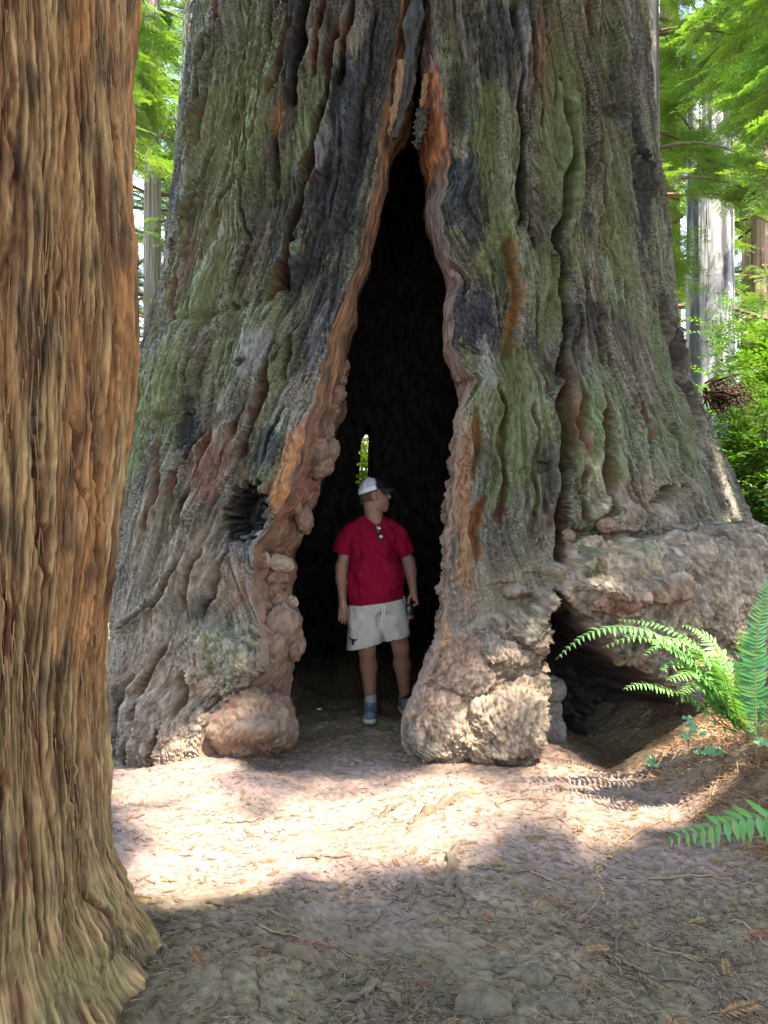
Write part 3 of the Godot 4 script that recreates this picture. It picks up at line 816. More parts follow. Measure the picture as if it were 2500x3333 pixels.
func _ellipse(f: Array, th: PackedFloat32Array, e: PackedFloat32Array, far: float, side: int, n: int, lift: PackedFloat32Array, gn: PackedFloat32Array, up: PackedFloat32Array) -> void:
	var reach: float = maxf(f[2], f[3]) * 1.25
	var c := cos(f[4])
	var s := sin(f[4])
	for j in _rows(f[1] - reach, f[1] + reach):
		var h: float = LOW + j * ROW
		for i in _cols(f[0] - reach / WIDE, f[0] + reach / WIDE, e[j], far, side, n):
			var k: int = j * n + i
			var x: float = (th[k] - f[0]) * WIDE
			var y: float = h - f[1]
			var u: float = (x * c + y * s) / f[2]
			var v: float = (y * c - x * s) / f[3]
			var r := sqrt(u * u + v * v) + 0.14 * nz(th[k] * 9.0 + f[0] * 5.0, h * 4.0)
			if r < 1.2:
				var q := clampf(1.1 - r, 0, 1)
				lift[k] += f[5] * sqrt(1.0 - (1.0 - q) * (1.0 - q)) if q < 1.0 else f[5]
				up[k] += f[5] * 0.28 * f[6] * v * smooth(0.0, 0.35, q)
				gn[k] = maxf(gn[k], f[6] * smooth(0, 0.35, q))

func _furrow(f: Array, th: PackedFloat32Array, e: PackedFloat32Array, far: float, side: int, n: int, dis: PackedFloat32Array, col: PackedColorArray) -> void:
	var pts := (f.size() - 3) / 2
	var top: float = f[4]
	var bottom: float = f[3 + (pts - 1) * 2 + 1]
	var w: float = f[0] * 1.12
	var tint: Color = [Color(0.13, 0.10, 0.075), Color(0.17, 0.075, 0.045), Color(0.05, 0.04, 0.035), Color(0.33, 0.15, 0.055)][int(f[2])]
	for j in _rows(bottom, top):
		var h: float = LOW + j * ROW
		var c: float = f[3]
		for q in range(1, pts):
			var h0: float = f[3 + q * 2 - 1]
			var h1: float = f[3 + q * 2 + 1]
			if h <= h0 and h >= h1:
				c = lerpf(f[3 + q * 2 - 2], f[3 + q * 2], (h0 - h) / maxf(1e-4, h0 - h1))
				break
			c = f[3 + q * 2]
		c += 0.010 * nz(h * 2.0, f[3] * 30.0) + 0.003 * nz(h * 6.0, f[3] * 30.0)
		var end := smooth(0.0, 0.12, h - bottom) * smooth(0.0, 0.12, top - h)
		var ww := w * (0.9 + 0.5 * nz(h * 2.2, f[3] * 17.0 + 4.0))
		var reach := ww * 5.0 / WIDE
		for i in _cols(c - reach, c + reach, e[j], far, side, n):
			var k: int = j * n + i
			var x := absf(th[k] - c) * WIDE / ww
			dis[k] += f[1] * end * (-1.65 * exp(-x * x) + 0.46 * exp(-(x - 2.5) * (x - 2.5) * 0.55))
			if f[2] > 0.5:
				var edge := x + 0.7 * nz(h * 12.0, th[k] * 60.0)
				col[k] = col[k].lerp(tint * (1.0 + 0.35 * nz(th[k] * 150.0, h * 6.0)), end * smooth(1.7, 0.9, edge) * 0.9)

func _ledge(f: Array, th: PackedFloat32Array, e: PackedFloat32Array, far: float, side: int, n: int, dis: PackedFloat32Array) -> void:
	var pts: int = (f.size() - 2) / 2
	for q in range(1, pts):
		var a := Vector2(f[q * 2] * WIDE, f[q * 2 + 1])
		var b := Vector2(f[q * 2 + 2] * WIDE, f[q * 2 + 3])
		for j in _rows(minf(a.y, b.y) - 0.12, maxf(a.y, b.y) + 0.12):
			for i in _cols((minf(a.x, b.x)) / WIDE, (maxf(a.x, b.x)) / WIDE, e[j], far, side, n):
				var k: int = j * n + i
				var t := clampf((th[k] * WIDE - a.x) / (b.x - a.x), 0, 1)
				if (th[k] * WIDE - a.x) / (b.x - a.x) != t: continue
				var x: float = (LOW + j * ROW - lerpf(a.y, b.y, t) + 0.012 * nz(th[k] * 30.0, 2.0)) / f[0]
				dis[k] -= f[1] * exp(-x * x)

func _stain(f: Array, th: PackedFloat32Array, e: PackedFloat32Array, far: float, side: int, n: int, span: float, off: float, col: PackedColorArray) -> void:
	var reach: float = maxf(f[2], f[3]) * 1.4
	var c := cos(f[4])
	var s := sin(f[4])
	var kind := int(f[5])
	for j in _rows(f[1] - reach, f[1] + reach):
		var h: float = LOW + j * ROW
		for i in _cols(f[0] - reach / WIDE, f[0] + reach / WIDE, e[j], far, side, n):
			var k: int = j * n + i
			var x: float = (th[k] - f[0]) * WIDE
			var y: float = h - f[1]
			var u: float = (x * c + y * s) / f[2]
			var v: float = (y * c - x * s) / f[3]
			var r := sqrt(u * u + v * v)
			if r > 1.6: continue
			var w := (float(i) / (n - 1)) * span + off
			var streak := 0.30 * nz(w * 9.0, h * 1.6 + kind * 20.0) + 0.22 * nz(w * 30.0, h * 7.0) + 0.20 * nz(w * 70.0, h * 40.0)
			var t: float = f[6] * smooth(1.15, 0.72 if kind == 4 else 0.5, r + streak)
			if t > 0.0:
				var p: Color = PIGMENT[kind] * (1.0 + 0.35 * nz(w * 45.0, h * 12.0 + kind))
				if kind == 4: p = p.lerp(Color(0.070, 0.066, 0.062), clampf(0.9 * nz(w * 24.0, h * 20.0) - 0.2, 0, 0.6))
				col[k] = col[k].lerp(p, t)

func _pocket(f: Array, th: PackedFloat32Array, e: PackedFloat32Array, far: float, side: int, n: int, dis: PackedFloat32Array, col: PackedColorArray) -> void:
	var reach: float = maxf(f[2], f[3]) * 1.4
	var c := cos(f[4])
	var s := sin(f[4])
	for j in _rows(f[1] - reach, f[1] + reach):
		var h: float = LOW + j * ROW
		for i in _cols(f[0] - reach / WIDE, f[0] + reach / WIDE, e[j], far, side, n):
			var k: int = j * n + i
			var x: float = (th[k] - f[0]) * WIDE
			var y: float = h - f[1]
			var u: float = (x * c + y * s) / f[2]
			var v: float = (y * c - x * s) / f[3]
			var r := sqrt(u * u + v * v) + 0.3 * nz(th[k] * 30.0, h * 13.0)
			var t := smooth(1.15, 0.75, r)
			if t > 0.0:
				dis[k] -= f[5] * t
				if f[6] > 0.5: col[k] = col[k].lerp(PIGMENT[4], t * 0.9)

# the wall between the bark's edge and the hollow; the grain runs up and down
func make_rim(sheet: Array, column: int, inner: Array, left: bool, n := 44) -> ArrayMesh:
	var pos := PackedVector3Array()
	var col := PackedColorArray()
	var sheet_pos: PackedVector3Array = sheet[0]
	var rows := 0
	for j in range(0, ROWS, 2):
		var h := LOW + j * ROW
		var a := sheet_pos[j * sheet[2] + column]
		var b := Vector3(along(inner, 3, 1, h), a.y, along(inner, 3, 2, h))
		b.x += 0.02 * nz(h * 3.0, 5.0 if left else 15.0) + 0.008 * nz(h * 12.0, 3.0)
		rows += 1
		var side := 1.0 if left else -1.0
		for i in n:
			var t := float(i) / (n - 1)
			var p := a.lerp(b, t)
			var w := t * 0.6
			var thick := sin(PI * t)
			var low := smooth(2.6, 1.6, h) * smooth(0.3, 0.7, h)
			var d := 0.03 * (sqrt(absf(nz(w * 14.0 + 0.1 * nz(h * 2.0, 9.0), h * 0.8 + (0.0 if left else 33.0)))) - 0.5) + 0.012 * (absf(nz(w * 50.0, h * 2.2)) - 0.3)
			d += low * (0.05 * nz(w * 7.0, h * 5.0) + 0.045 * (sqrt(absf(nz(w * 13.0, h * 9.0))) - 0.5) + 0.015 * nz(w * 40.0, h * 30.0))
			p += Vector3(side * 0.7, 0.0, 0.7) * (d + 0.03) * thick
			pos.append(p)
			var c: Color
			var grain := 0.5 + 0.5 * nz(w * 40.0, h * 1.2) + 0.3 * nz(w * 90.0, h * 5.0)
			if left:
				c = Color(0.115, 0.062, 0.036).lerp(Color(0.36, 0.175, 0.065), clampf(grain * 1.1 - 0.25, 0, 1) * smooth(1.9, 2.6, h) + clampf(grain - 0.5, 0, 1) * 0.6)
				c = c.lerp(Color(0.05, 0.033, 0.024), clampf(1.3 * nz(w * 7.0 + 3.0, h * 1.6) + 0.8 * nz(w * 24.0, h * 6.0) + 0.1, 0, 0.85))
				c = c.lerp(Color(0.20, 0.085, 0.05), smooth(2.5, 1.7, h) * clampf(0.5 + nz(w * 5.0, h * 4.0), 0, 1) * 0.8)
				c = c.lerp(Color(0.30, 0.24, 0.12), smooth(0.5, 0.8, t) * smooth(0.16, 0.05, absf(h - 1.42)) * 0.9)
				c = c.lerp(Color(0.22, 0.15, 0.10), smooth(1.2, 0.7, h) * 0.7)
			else:
				c = Color(0.07, 0.055, 0.045).lerp(Color(0.15, 0.10, 0.075), clampf(grain, 0, 1))
				c = c.lerp(Color(0.16, 0.055, 0.028).lerp(Color(0.33, 0.135, 0.05), clampf(grain + 0.5 * nz(w * 6.0, h * 5.0), 0, 1)), smooth(3.86, 3.98, h + 0.1 * nz(w * 5.0, 2.0)) * smooth(4.75, 4.6, h))
				c = c.lerp(Color(0.17, 0.105, 0.075), smooth(3.3, 3.15, h) * 0.7)
				c = c * (1.0 + 0.5 * nz(w * 11.0, h * 5.0) + 0.3 * nz(w * 60.0, h * 9.0))
				c = c.lerp(Color(0.24, 0.175, 0.125), smooth(2.4, 2.2, h) * 0.8)
			col.append(c)
	return grid_mesh(pos, col, n, rows, left == false)

func slit(p: Vector3) -> bool:
	if p.z > -7.0: return false
	var t := p.y
	if t < 1.50 or t > 2.36: return false
	var mid := -0.215 - 0.02 * sin((t - 1.5) * 5.0) + 0.012 * nz(t * 8.0, 3.0)
	return absf(p.x + 0.0 - mid * (-p.z / 8.3)) < (0.062 * sqrt(clampf((2.38 - t) / 0.3, 0, 1)) + 0.01 * nz(t * 20.0, 5.0)) * (1.0 if t > 1.75 else 0.6)

func make_great_tree() -> void:
	var tree := thing("hollow_redwood", "huge old redwood with a tall charred hollow in its base", "tree")
	var nl := 380
	var nr := 440
	var left := make_sheet(-1, nl, EDGE_LEFT)
	var right := make_sheet(1, nr, EDGE_RIGHT)
	var trunk := put(grid_mesh(left[0], left[1], nl, ROWS), "trunk", M.bark, tree)
	trunk.set_meta("label", "left flank of furrowed bark, mossy above and dusty below")
	var flank := put(grid_mesh(right[0], right[1], nr, ROWS), "trunk", M.bark, tree)
	flank.set_meta("label", "right flank of mossy bark swelling into a root arch")
	put(make_rim(left, nl - 1, INNER_LEFT, true), "hollow_rim", M.bark, tree)
	put(make_rim(right, 0, INNER_RIGHT, false), "hollow_rim", M.bark, tree)
	# the far side of the trunk
	var pos := PackedVector3Array()
	var col := PackedColorArray()
	var skip := PackedByteArray()
	var n := 150
	var rows := 0
	for j in range(0, ROWS, 3):
		var h := LOW + j * ROW
		var sl := slice(h)
		rows += 1
		for i in n:
			var th := lerpf(1.72, TAU - 1.72, float(i) / (n - 1))
			var d := 0.05 * nz(th * 5.0, h * 0.3) + 0.05 * (sqrt(absf(nz(th * 14.0, h * 0.5))) - 0.55)
			var p := on_slice(sl, th, h) + Vector3(sin(th), 0, cos(th)) * d
			pos.append(p)
			col.append(Color(0.13, 0.11, 0.08) * (1.0 + 0.4 * nz(th * 30.0, h * 2.0)))
			skip.append(1 if slit(p) else 0)
	put(grid_mesh(pos, col, n, rows, false, skip), "trunk", M.bark, tree)
	# above the picture the trunk goes on
	pos = PackedVector3Array(); col = PackedColorArray()
	n = 161
	rows = 70
	for j in rows:
		var h := 5.98 + j * 0.2
		var sl := slice(h)
		var k := 1.0 - 0.018 * (h - 6.0)
		for i in n:
			var th := TAU * (i % (n - 1)) / (n - 1)
			var d := 0.08 * (sqrt(absf(nz(sin(th) * 6.0, h * 0.2 + cos(th) * 6.0))) - 0.55)
			var p := on_slice(sl, th, h) + Vector3(sin(th), 0, cos(th)) * d
			pos.append(MID + (p - MID) * Vector3(k, 1, k))
			col.append(Color(0.13, 0.12, 0.085) * (1.0 + 0.4 * nz(th * 30.0, h * 2.0)))
	put(grid_mesh(pos, col, n, rows), "trunk", M.bark, tree)
	# charred wall of the hollow
	pos = PackedVector3Array(); col = PackedColorArray(); skip = PackedByteArray()
	n = 200
	rows = 0
	for j in range(0, ROWS - 20, 4):
		var h := LOW + j * ROW
		rows += 1
		var a := Vector3(along(INNER_LEFT, 3, 1, h), h, along(INNER_LEFT, 3, 2, h))
		var b := Vector3(along(INNER_RIGHT, 3, 1, h), h, along(INNER_RIGHT, 3, 2, h))
		var k := sqrt(clampf((6.1 - h) / 6.1, 0.0, 1.0))
		var rx := 0.05 + 1.45 * k
		var rz := 0.05 + 1.42 * k
		var mid := Vector3(lerpf(0.05, (a.x + b.x) * 0.5, 1.0 - k), h, lerpf(-6.75, (a.z + b.z) * 0.5 - 0.3, 1.0 - k))
		for i in n:
			var t := float(i) / (n - 1)
			var phi := lerpf(-0.55, -TAU + 0.55, t)
			var p := mid + Vector3(sin(phi) * rx, 0, cos(phi) * rz)
			p += Vector3(sin(phi), 0, cos(phi)) * (0.05 * nz(phi * 3.0, h * 1.2) + 0.03 * nz(phi * 12.0, h * 2.0) + 0.012 * nz(phi * 40.0, h * 6.0))
			if h < 1.3: p.x = minf(p.x, 1.25)
			var wa := smooth(0.10, 0.0, t)
			var wb := smooth(0.90, 1.0, t)
			p = p.lerp(a, wa).lerp(b, wb)
			p.y = h
			pos.append(p)
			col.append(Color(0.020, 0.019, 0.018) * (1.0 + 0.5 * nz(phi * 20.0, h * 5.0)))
			skip.append(1 if slit(p) else 0)
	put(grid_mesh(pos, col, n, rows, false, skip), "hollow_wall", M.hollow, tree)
	# sides of the slit through the back wall
	pos = PackedVector3Array(); col = PackedColorArray()
	for q in 2:
		for i in 41:
			var a := TAU * (i % 40) / 40.0
			var y := 1.93 + 0.46 * sin(a)
			var z := [-8.02, -8.75][q] as float
			var mx := (-0.215 - 0.02 * sin((y - 1.5) * 5.0)) * (-z / 8.3)
			pos.append(Vector3(mx + 0.085 * cos(a), y, z))
			col.append(Color(0.03, 0.027, 0.025))
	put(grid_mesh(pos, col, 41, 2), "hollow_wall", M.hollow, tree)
	# knobs of burl wood on the lips of the hollow: x, y, z, radii, turn, tone
	var knob_a := Color(0.215, 0.150, 0.100)
	var knob_b := Color(0.130, 0.066, 0.044)
	var i := 0
	for f in KNOBS:
		var tone: Array = [[knob_a, knob_b], [Color(0.33, 0.25, 0.18), Color(0.22, 0.155, 0.105)], [Color(0.22, 0.205, 0.19), Color(0.13, 0.115, 0.10)]][int(f[7])]
		var large: bool = f[3] > 0.15
		var o := put(lump(Vector3(f[3], f[4], f[5]), float(i) + 0.3, 0.26 if large else 0.15, 56 if large else 18, tone[0], tone[1], 0.75 if large else 1.6), "burl", M.bark, tree)
		o.position = Vector3(f[0], f[1], f[2])
		o.rotation = Vector3(0.0, f[6], 0.3 * sin(i * 2.0))
		i += 1
	# torn slabs of bark and splinters over the top of the hollow
	for f in SLABS:
		var pts := []
		var rad := []
		var m: int = (f.size() - 2) / 3
		for q in m:
			pts.append(Vector3(f[2 + q * 3], f[3 + q * 3], f[4 + q * 3]))
		var me := _slab(pts, f[0], f[1] > 0.5)
		put(me, "bark_slab", M.bark, tree)

func _slab(pts: Array, width: float, pale: bool) -> ArrayMesh:
	var pos := PackedVector3Array()
	var col := PackedColorArray()
	var steps := 90
	var n := 33
	for j in steps + 1:
		var t := float(j) / steps
		var fq := t * (pts.size() - 1)
		var q := mini(int(fq), pts.size() - 2)
		var p: Vector3 = pts[q].lerp(pts[q + 1], fq - q)
		var w := width * (1.0 - 0.45 * t + 0.25 * nz(t * 5.0, width * 40.0)) * (1.0 if j < steps else 0.3)
		for i in n:
			var a := TAU * (i % (n - 1)) / (n - 1)
			var d := 1.0 + 0.35 * nz(cos(a) * 4.0 + 3.0, t * 3.0 + sin(a) * 4.0) + 0.30 * nz(cos(a) * 12.0, t * 5.0) + 0.15 * nz(cos(a) * 25.0, t * 12.0)
			pos.append(p + Vector3(cos(a) * w * d, 0.06 * nz(cos(a) * 6.0, 1.0) * (1.0 if j == steps else 0.0), sin(a) * w * 0.45 * d))
			var g := clampf(0.5 + 0.7 * nz(cos(a) * 14.0, t * 3.0) + 0.5 * nz(cos(a) * 30.0, t * 14.0), 0, 1)
			col.append(Color(0.30, 0.20, 0.10).lerp(Color(0.20, 0.085, 0.04), g) if pale else Color(0.018, 0.019, 0.018).lerp(Color(0.075, 0.072, 0.060), g))
	return grid_mesh(pos, col, n, steps + 1)

func _young_h(j: int) -> float:
	return -0.20 + j * 0.0026 if j < 150 else 0.19 + (j - 150) * 0.0085

func _flare(h: float, th: float) -> float:
	return 0.26 * exp(-maxf(h + 0.05, 0.0) / 0.12) * (0.7 + 0.7 * nz(th * 2.2, 4.0))

# ---------------------------------------------------------------- the young redwood at the left edge of the clearing
func make_young_tree() -> void:
	var at := Vector3(-1.40, 0, -2.42)
	var tree := thing("young_redwood", "reddish brown redwood with shaggy fibrous bark beside the path", "tree", at)
	var n := 430
	var rows := 600
	var t0 := -0.35
	var t1 := 2.3
	var dis := PackedFloat32Array(); dis.resize(n * rows)
	var col := PackedColorArray(); col.resize(n * rows)
	for j in rows:
		var hj := _young_h(j)
		for i in n:
			var h := hj
			var th := lerpf(t0, t1, float(i) / (n - 1))
			var w := th * 0.56 + 90.0
			var v := w + 0.022 * nz(w * 2.5, h * 0.6) + 0.002 * nz(w * 14.0, h * 2.0)
			var low := smooth(0.7, 0.0, h)
			h -= 1.3 * _flare(h, th)                           # measured along the bark, out over the spreading foot
			var a1 := sqrt(absf(nz(v * 7.0, h * 0.45)))
			var a2 := sqrt(absf(nz(v * 22.0, h * 0.9)))
			var strip := nz(v * 44.0, h * 1.5)
			var a3 := sqrt(absf(nz(v * 85.0, h * 2.4)))
			var a4 := nz(v * 150.0, h * 9.0)
			var chip := sqrt(absf(nz(v * 24.0 + 4.0, h * 7.0)))
			var d := (a1 - 0.55) * 0.035 + (a2 - 0.5) * 0.016 + maxf(strip, -0.2) * 0.012 + (a3 - 0.5) * 0.010 + a4 * 0.003 + (chip - 0.5) * 0.004 + 0.02 * nz(w * 2.0, h * 0.7)
			if low > 0.0:
				d = lerpf(d, 0.035 * nz(w * 3.0, h * 2.5) + 0.022 * (sqrt(absf(nz(v * 13.0 + h * 3.0, h * 6.0))) - 0.5) + a3 * 0.008 + strip * 0.006, low * 0.75)
			dis[j * n + i] = d
			var tone := clampf(0.5 + 0.75 * strip + 0.35 * nz(v * 9.0, h * 0.9), 0, 1)
			var c := Color(0.115, 0.060, 0.027).lerp(Color(0.320, 0.205, 0.092), tone)
			c = c.lerp(Color(0.33, 0.150, 0.058), clampf(smooth(0.95, 1.5, th) * 0.75 + 0.75 * nz(v * 5.0 + 30.0, h * 0.7) - 0.25, 0, 0.8) * smooth(0.5, 1.1, h))
			c = c.lerp(Color(0.20, 0.155, 0.065), clampf(low * (0.55 + 0.9 * nz(w * 5.0, h * 4.0)), 0, 0.9))
			c = c.lerp(Color(0.035, 0.03, 0.028), clampf(nz(w * 6.0 + 8.0, h * 2.2) * 1.6 - 0.8, 0, 0.55))
			col[j * n + i] = c * (1.0 + 0.42 * nz(v * 95.0, h * 3.0) + 0.28 * a4)
	for f in YOUNG_FURROWS:
		var pts: int = (f.size() - 2) / 2
		for j in rows:
			var h := _young_h(j)
			if h > f[3] or h < f[f.size() - 1]: continue
			var c: float = f[2]
			for q in range(1, pts):
				if h <= f[1 + q * 2] and h >= f[3 + q * 2]:
					c = lerpf(f[q * 2], f[2 + q * 2], (f[1 + q * 2] - h) / maxf(1e-4, f[1 + q * 2] - f[3 + q * 2]))
			var end := smooth(0, 0.08, h - f[f.size() - 1]) * smooth(0, 0.08, f[3] - h)
			var ww: float = f[0] * (0.7 + 0.6 * absf(nz(h * 6.0, c * 20.0)))
			c += 0.02 * nz(h * 5.0, f[2] * 40.0)
			for i in range(clampi(int((c - 0.2 - t0) / (t1 - t0) * n), 0, n), clampi(int((c + 0.2 - t0) / (t1 - t0) * n), 0, n)):
				var x := absf(lerpf(t0, t1, float(i) / (n - 1)) - c) * 0.56 / ww
				dis[j * n + i] += f[1] * end * (-1.3 * exp(-x * x) + 0.3 * exp(-(x - 2.2) * (x - 2.2)))
				col[j * n + i] = col[j * n + i].lerp(Color(0.13, 0.05, 0.025), end * smooth(1.5, 0.8, x + 0.5 * nz(h * 20.0, i * 0.3)) * 0.8)
	var pos := PackedVector3Array(); pos.resize(n * rows)
	for j in rows:
		var h := _young_h(j)
		var r := table(YOUNG_H, YOUNG_R, h)
		for i in n:
			var th := lerpf(t0, t1, float(i) / (n - 1))
			pos[j * n + i] = Vector3(sin(th), 0, cos(th)) * (r + dis[j * n + i] - 0.036 + _flare(h, th)) + Vector3(0, h, 0)
	put(grid_mesh(pos, col, n, rows), "trunk", M.young, tree)
	# its other side and the stem above
	pos = PackedVector3Array(); col = PackedColorArray()
	n = 81
	for j in 62:
		var h := -0.32 + j * 0.07
		var r := table(YOUNG_H, YOUNG_R, h)
		for i in n:
			var th := lerpf(2.26, TAU - 0.31, float(i) / (n - 1))
			pos.append(Vector3(sin(th), 0, cos(th)) * (r - 0.01 + 0.03 * nz(th * 6.0, h)) + Vector3(0, h, 0))
			col.append(Color(0.22, 0.12, 0.05) * (1.0 + 0.4 * nz(th * 20.0, h * 3.0)))
	put(grid_mesh(pos, col, n, 62), "trunk", M.young, tree)
	pos = PackedVector3Array(); col = PackedColorArray()
	for j in 40:
		var h := 3.97 + j * 0.35
		for i in 49:
			var th := TAU * (i % 48) / 48.0
			pos.append(Vector3(sin(th), 0, cos(th)) * (0.585 - 0.022 * (h - 3.97) + 0.03 * nz(sin(th) * 5.0, h)) + Vector3(0, h, 0))
			col.append(Color(0.22, 0.12, 0.05) * (1.0 + 0.4 * nz(th * 20.0, h * 3.0)))
	put(grid_mesh(pos, col, 49, 40), "trunk", M.young, tree)
	# fine loose fibres on the bark
	var st := SurfaceTool.new()
	st.begin(Mesh.PRIMITIVE_TRIANGLES)
	var rg := RandomNumberGenerator.new()
	rg.seed = 5
	for k in 3600:
		var th := rg.randf_range(0.0, 1.75)
		var h := rg.randf_range(0.1, 3.1)
		var r := table(YOUNG_H, YOUNG_R, h) - 0.028 + _flare(h, th)
		var a := Vector3(sin(th), 0, cos(th)) * r + Vector3(0, h, 0)
		var l := rg.randf_range(0.03, 0.16)
		var b := a + Vector3(cos(th), 0, -sin(th)) * rg.randf_range(-0.12, 0.12) * l + Vector3(0, (l if rg.randf() < 0.5 else -l), 0) + Vector3(sin(th), 0, cos(th)) * rg.randf_range(0.0, 0.014)
		var wv := Vector3(cos(th), 0.2, -sin(th)) * rg.randf_range(0.0008, 0.003)
		st.set_color(Color(0.12, 0.06, 0.028).lerp(Color(0.36, 0.22, 0.10), rg.randf()))
		for p in [a - wv, b, a + wv]: st.add_vertex(p)
	st.generate_normals()
	var fz := put(st.commit(), "bark_fibre", M.dry, tree)
	fz.set_meta("kind", "stuff")
# ---------------------------------------------------------------- the ground
func land(x: float, z: float) -> float:
	var y := 0.0
	y -= 0.16 * smooth(-4.25, -5.1, z) * smooth(-0.9, -1.5, x) * smooth(-9.0, -6.0, z)
	y -= 0.05 * smooth(-4.2, -4.7, z) * smooth(-0.95, -0.6, x) * smooth(0.35, 0.1, x)
	y += 0.27 * smooth(1.42, 1.95, x) * smooth(-2.9, -3.8, z)
	y += 0.05 * smooth(1.2, 2.6, x) * smooth(-0.5, -2.6, z)
	y -= 0.12 * smooth(1.0, 1.5, x) * smooth(-4.35, -4.7, z) * smooth(2.2, 1.9, x)
	y += 0.06 * smooth(-0.2, -0.75, x) * smooth(-3.2, -2.6, z) * smooth(-1.6, -2.3, z)
	y += 0.9 * smooth(-8.5, -20.0, z) + 4.0 * smooth(-20.0, -70.0, z)
	y += clampf((x - 3.2) * 0.34, 0.0, 3.0) * smooth(-3.0, -7.0, z)
	y += clampf((x - 2.8) * 0.85, 0.0, 1.5) * smooth(-5.6, -7.4, z) * smooth(-13.0, -10.0, z)
	y += 0.03 * nz(x * 0.8, z * 0.8) + 0.012 * nz(x * 3.0, z * 3.0)
	return y

func fine_land(x: float, z: float) -> float:
	var w := 0.15 * nz(x * 2.0, z * 2.0)
	return land(x, z) + 0.010 * (sqrt(absf(nz((x + w) * 5.0, (z - w) * 5.0))) - 0.5) + 0.006 * nz(x * 14.0, z * 14.0) + 0.0035 * nz(x * 38.0, z * 38.0)

func marks(lo: float, hi: float, step: float, reach: float) -> PackedFloat32Array:
	var a := PackedFloat32Array()
	var side := []
	var d := step
	var x := 0.0
	while x < reach:
		d *= 1.16
		x += d
		side.append(x)
	for i in range(side.size() - 1, -1, -1): a.append(lo - side[i])
	var k := lo
	while k < hi:
		a.append(k)
		k += step
	for v in side: a.append(hi + v)
	return a

func make_ground() -> void:
	var xs := marks(-2.6, 3.0, 0.016, 260.0)
	var zs := marks(1.6, 5.6, 0.014, 260.0)       # metres ahead of the clearing's near edge
	var n := xs.size()
	var rows := zs.size()
	var pos := PackedVector3Array(); pos.resize(n * rows)
	var col := PackedColorArray(); col.resize(n * rows)
	for j in rows:
		var z := -zs[j]
		for i in n:
			var x := xs[i]
			pos[j * n + i] = Vector3(x, fine_land(x, z), z)
			# trodden pale dust towards the tree, darker needle mould nearer and to the right
			var t := clampf(0.5 + 0.6 * nz(x * 0.9, z * 0.9) + 0.35 * nz(x * 4.0, z * 4.0), 0, 1)
			var c := Color(0.142, 0.110, 0.070).lerp(Color(0.222, 0.176, 0.112), t)
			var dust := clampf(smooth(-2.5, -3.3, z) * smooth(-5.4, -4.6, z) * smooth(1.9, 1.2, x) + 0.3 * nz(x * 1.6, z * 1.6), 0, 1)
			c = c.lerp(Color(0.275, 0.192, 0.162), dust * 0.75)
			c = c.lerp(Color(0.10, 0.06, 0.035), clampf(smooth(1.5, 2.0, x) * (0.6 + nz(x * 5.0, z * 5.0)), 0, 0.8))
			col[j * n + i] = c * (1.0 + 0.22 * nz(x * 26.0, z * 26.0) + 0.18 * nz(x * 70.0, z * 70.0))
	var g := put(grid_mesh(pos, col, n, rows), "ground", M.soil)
	tag(g, "", "", "", "structure")
# ---------------------------------------------------------------- foliage
func leaf_card(st: SurfaceTool, base: Vector3, tip: Vector3, side: Vector3, c: Color) -> void:
	var m := base.lerp(tip, 0.45)
	st.set_color(c)
	for p in [base, m - side, tip, base, tip, m + side]: st.add_vertex(p)

# a flat conifer spray: a twig with two ranks of needles, growing along +z
func spray_mesh(pairs: int, length: float, leaf: float, thick: float, curl := 0.15, seed_v := 1) -> ArrayMesh:
	var rg := RandomNumberGenerator.new()
	rg.seed = seed_v
	var st := SurfaceTool.new()
	st.begin(Mesh.PRIMITIVE_TRIANGLES)
	leaf_card(st, Vector3.ZERO, Vector3(0, -curl * length, length), Vector3(thick * 0.35, 0, 0), Color(0.8, 0.7, 0.6))
	for k in pairs:
		var t := (k + 0.6) / pairs
		var l := leaf * (0.55 + 0.6 * sin(PI * (0.15 + 0.8 * t)))
		var b := Vector3(0, -curl * t * t * length, t * length)
		for s in [-1.0, 1.0]:
			var d := Vector3(s * (0.85 + rg.randf_range(-0.1, 0.1)), rg.randf_range(-0.35, 0.1), 0.55 + rg.randf_range(-0.15, 0.15)).normalized()
			leaf_card(st, b, b + d * l, d.cross(Vector3.UP).normalized() * thick + Vector3(0, rg.randf_range(-0.3, 0.3) * thick, 0), Color(1, 1, 1) * rg.randf_range(0.8, 1.15))
	st.generate_normals()
	return st.commit()

# a branching spray: twig with side twigs, each with needles
func bough_mesh(seed_v: int) -> ArrayMesh:
	var rg := RandomNumberGenerator.new()
	rg.seed = seed_v
	var st := SurfaceTool.new()
	st.begin(Mesh.PRIMITIVE_TRIANGLES)
	var length := 0.62
	for k in 11:
		var t := (k + 0.8) / 11.0
		var s := -1.0 if k % 2 == 0 else 1.0
		var b := Vector3(0.02 * sin(t * 6.0), -0.13 * t * t, t * length)
		var l := 0.30 * (1.05 - 0.75 * t) * rg.randf_range(0.75, 1.15)
		var d := Vector3(s * 0.8, rg.randf_range(-0.45, 0.05), 0.62).normalized()
		if k == 10: d = Vector3(0, -0.3, 1)
		leaf_card(st, b, b + d * l, d.cross(Vector3.UP).normalized() * 0.004, Color(0.55, 0.4, 0.3))
		var m := int(l / 0.030) + 2
		for q in m:
			var u := (q + 0.4) / m
			for e in [-1.0, 1.0]:
				var nd: Vector3 = (d * 0.55 + d.cross(Vector3.UP).normalized() * e * 0.8 + Vector3(0, rg.randf_range(-0.25, 0.25), 0)).normalized()
				var c0 := b + d * l * u
				leaf_card(st, c0, c0 + nd * 0.055 * rg.randf_range(0.75, 1.2), nd.cross(Vector3.UP).normalized() * 0.010, Color(1, 1, 1) * rg.randf_range(0.75, 1.2))
	st.generate_normals()
	return st.commit()

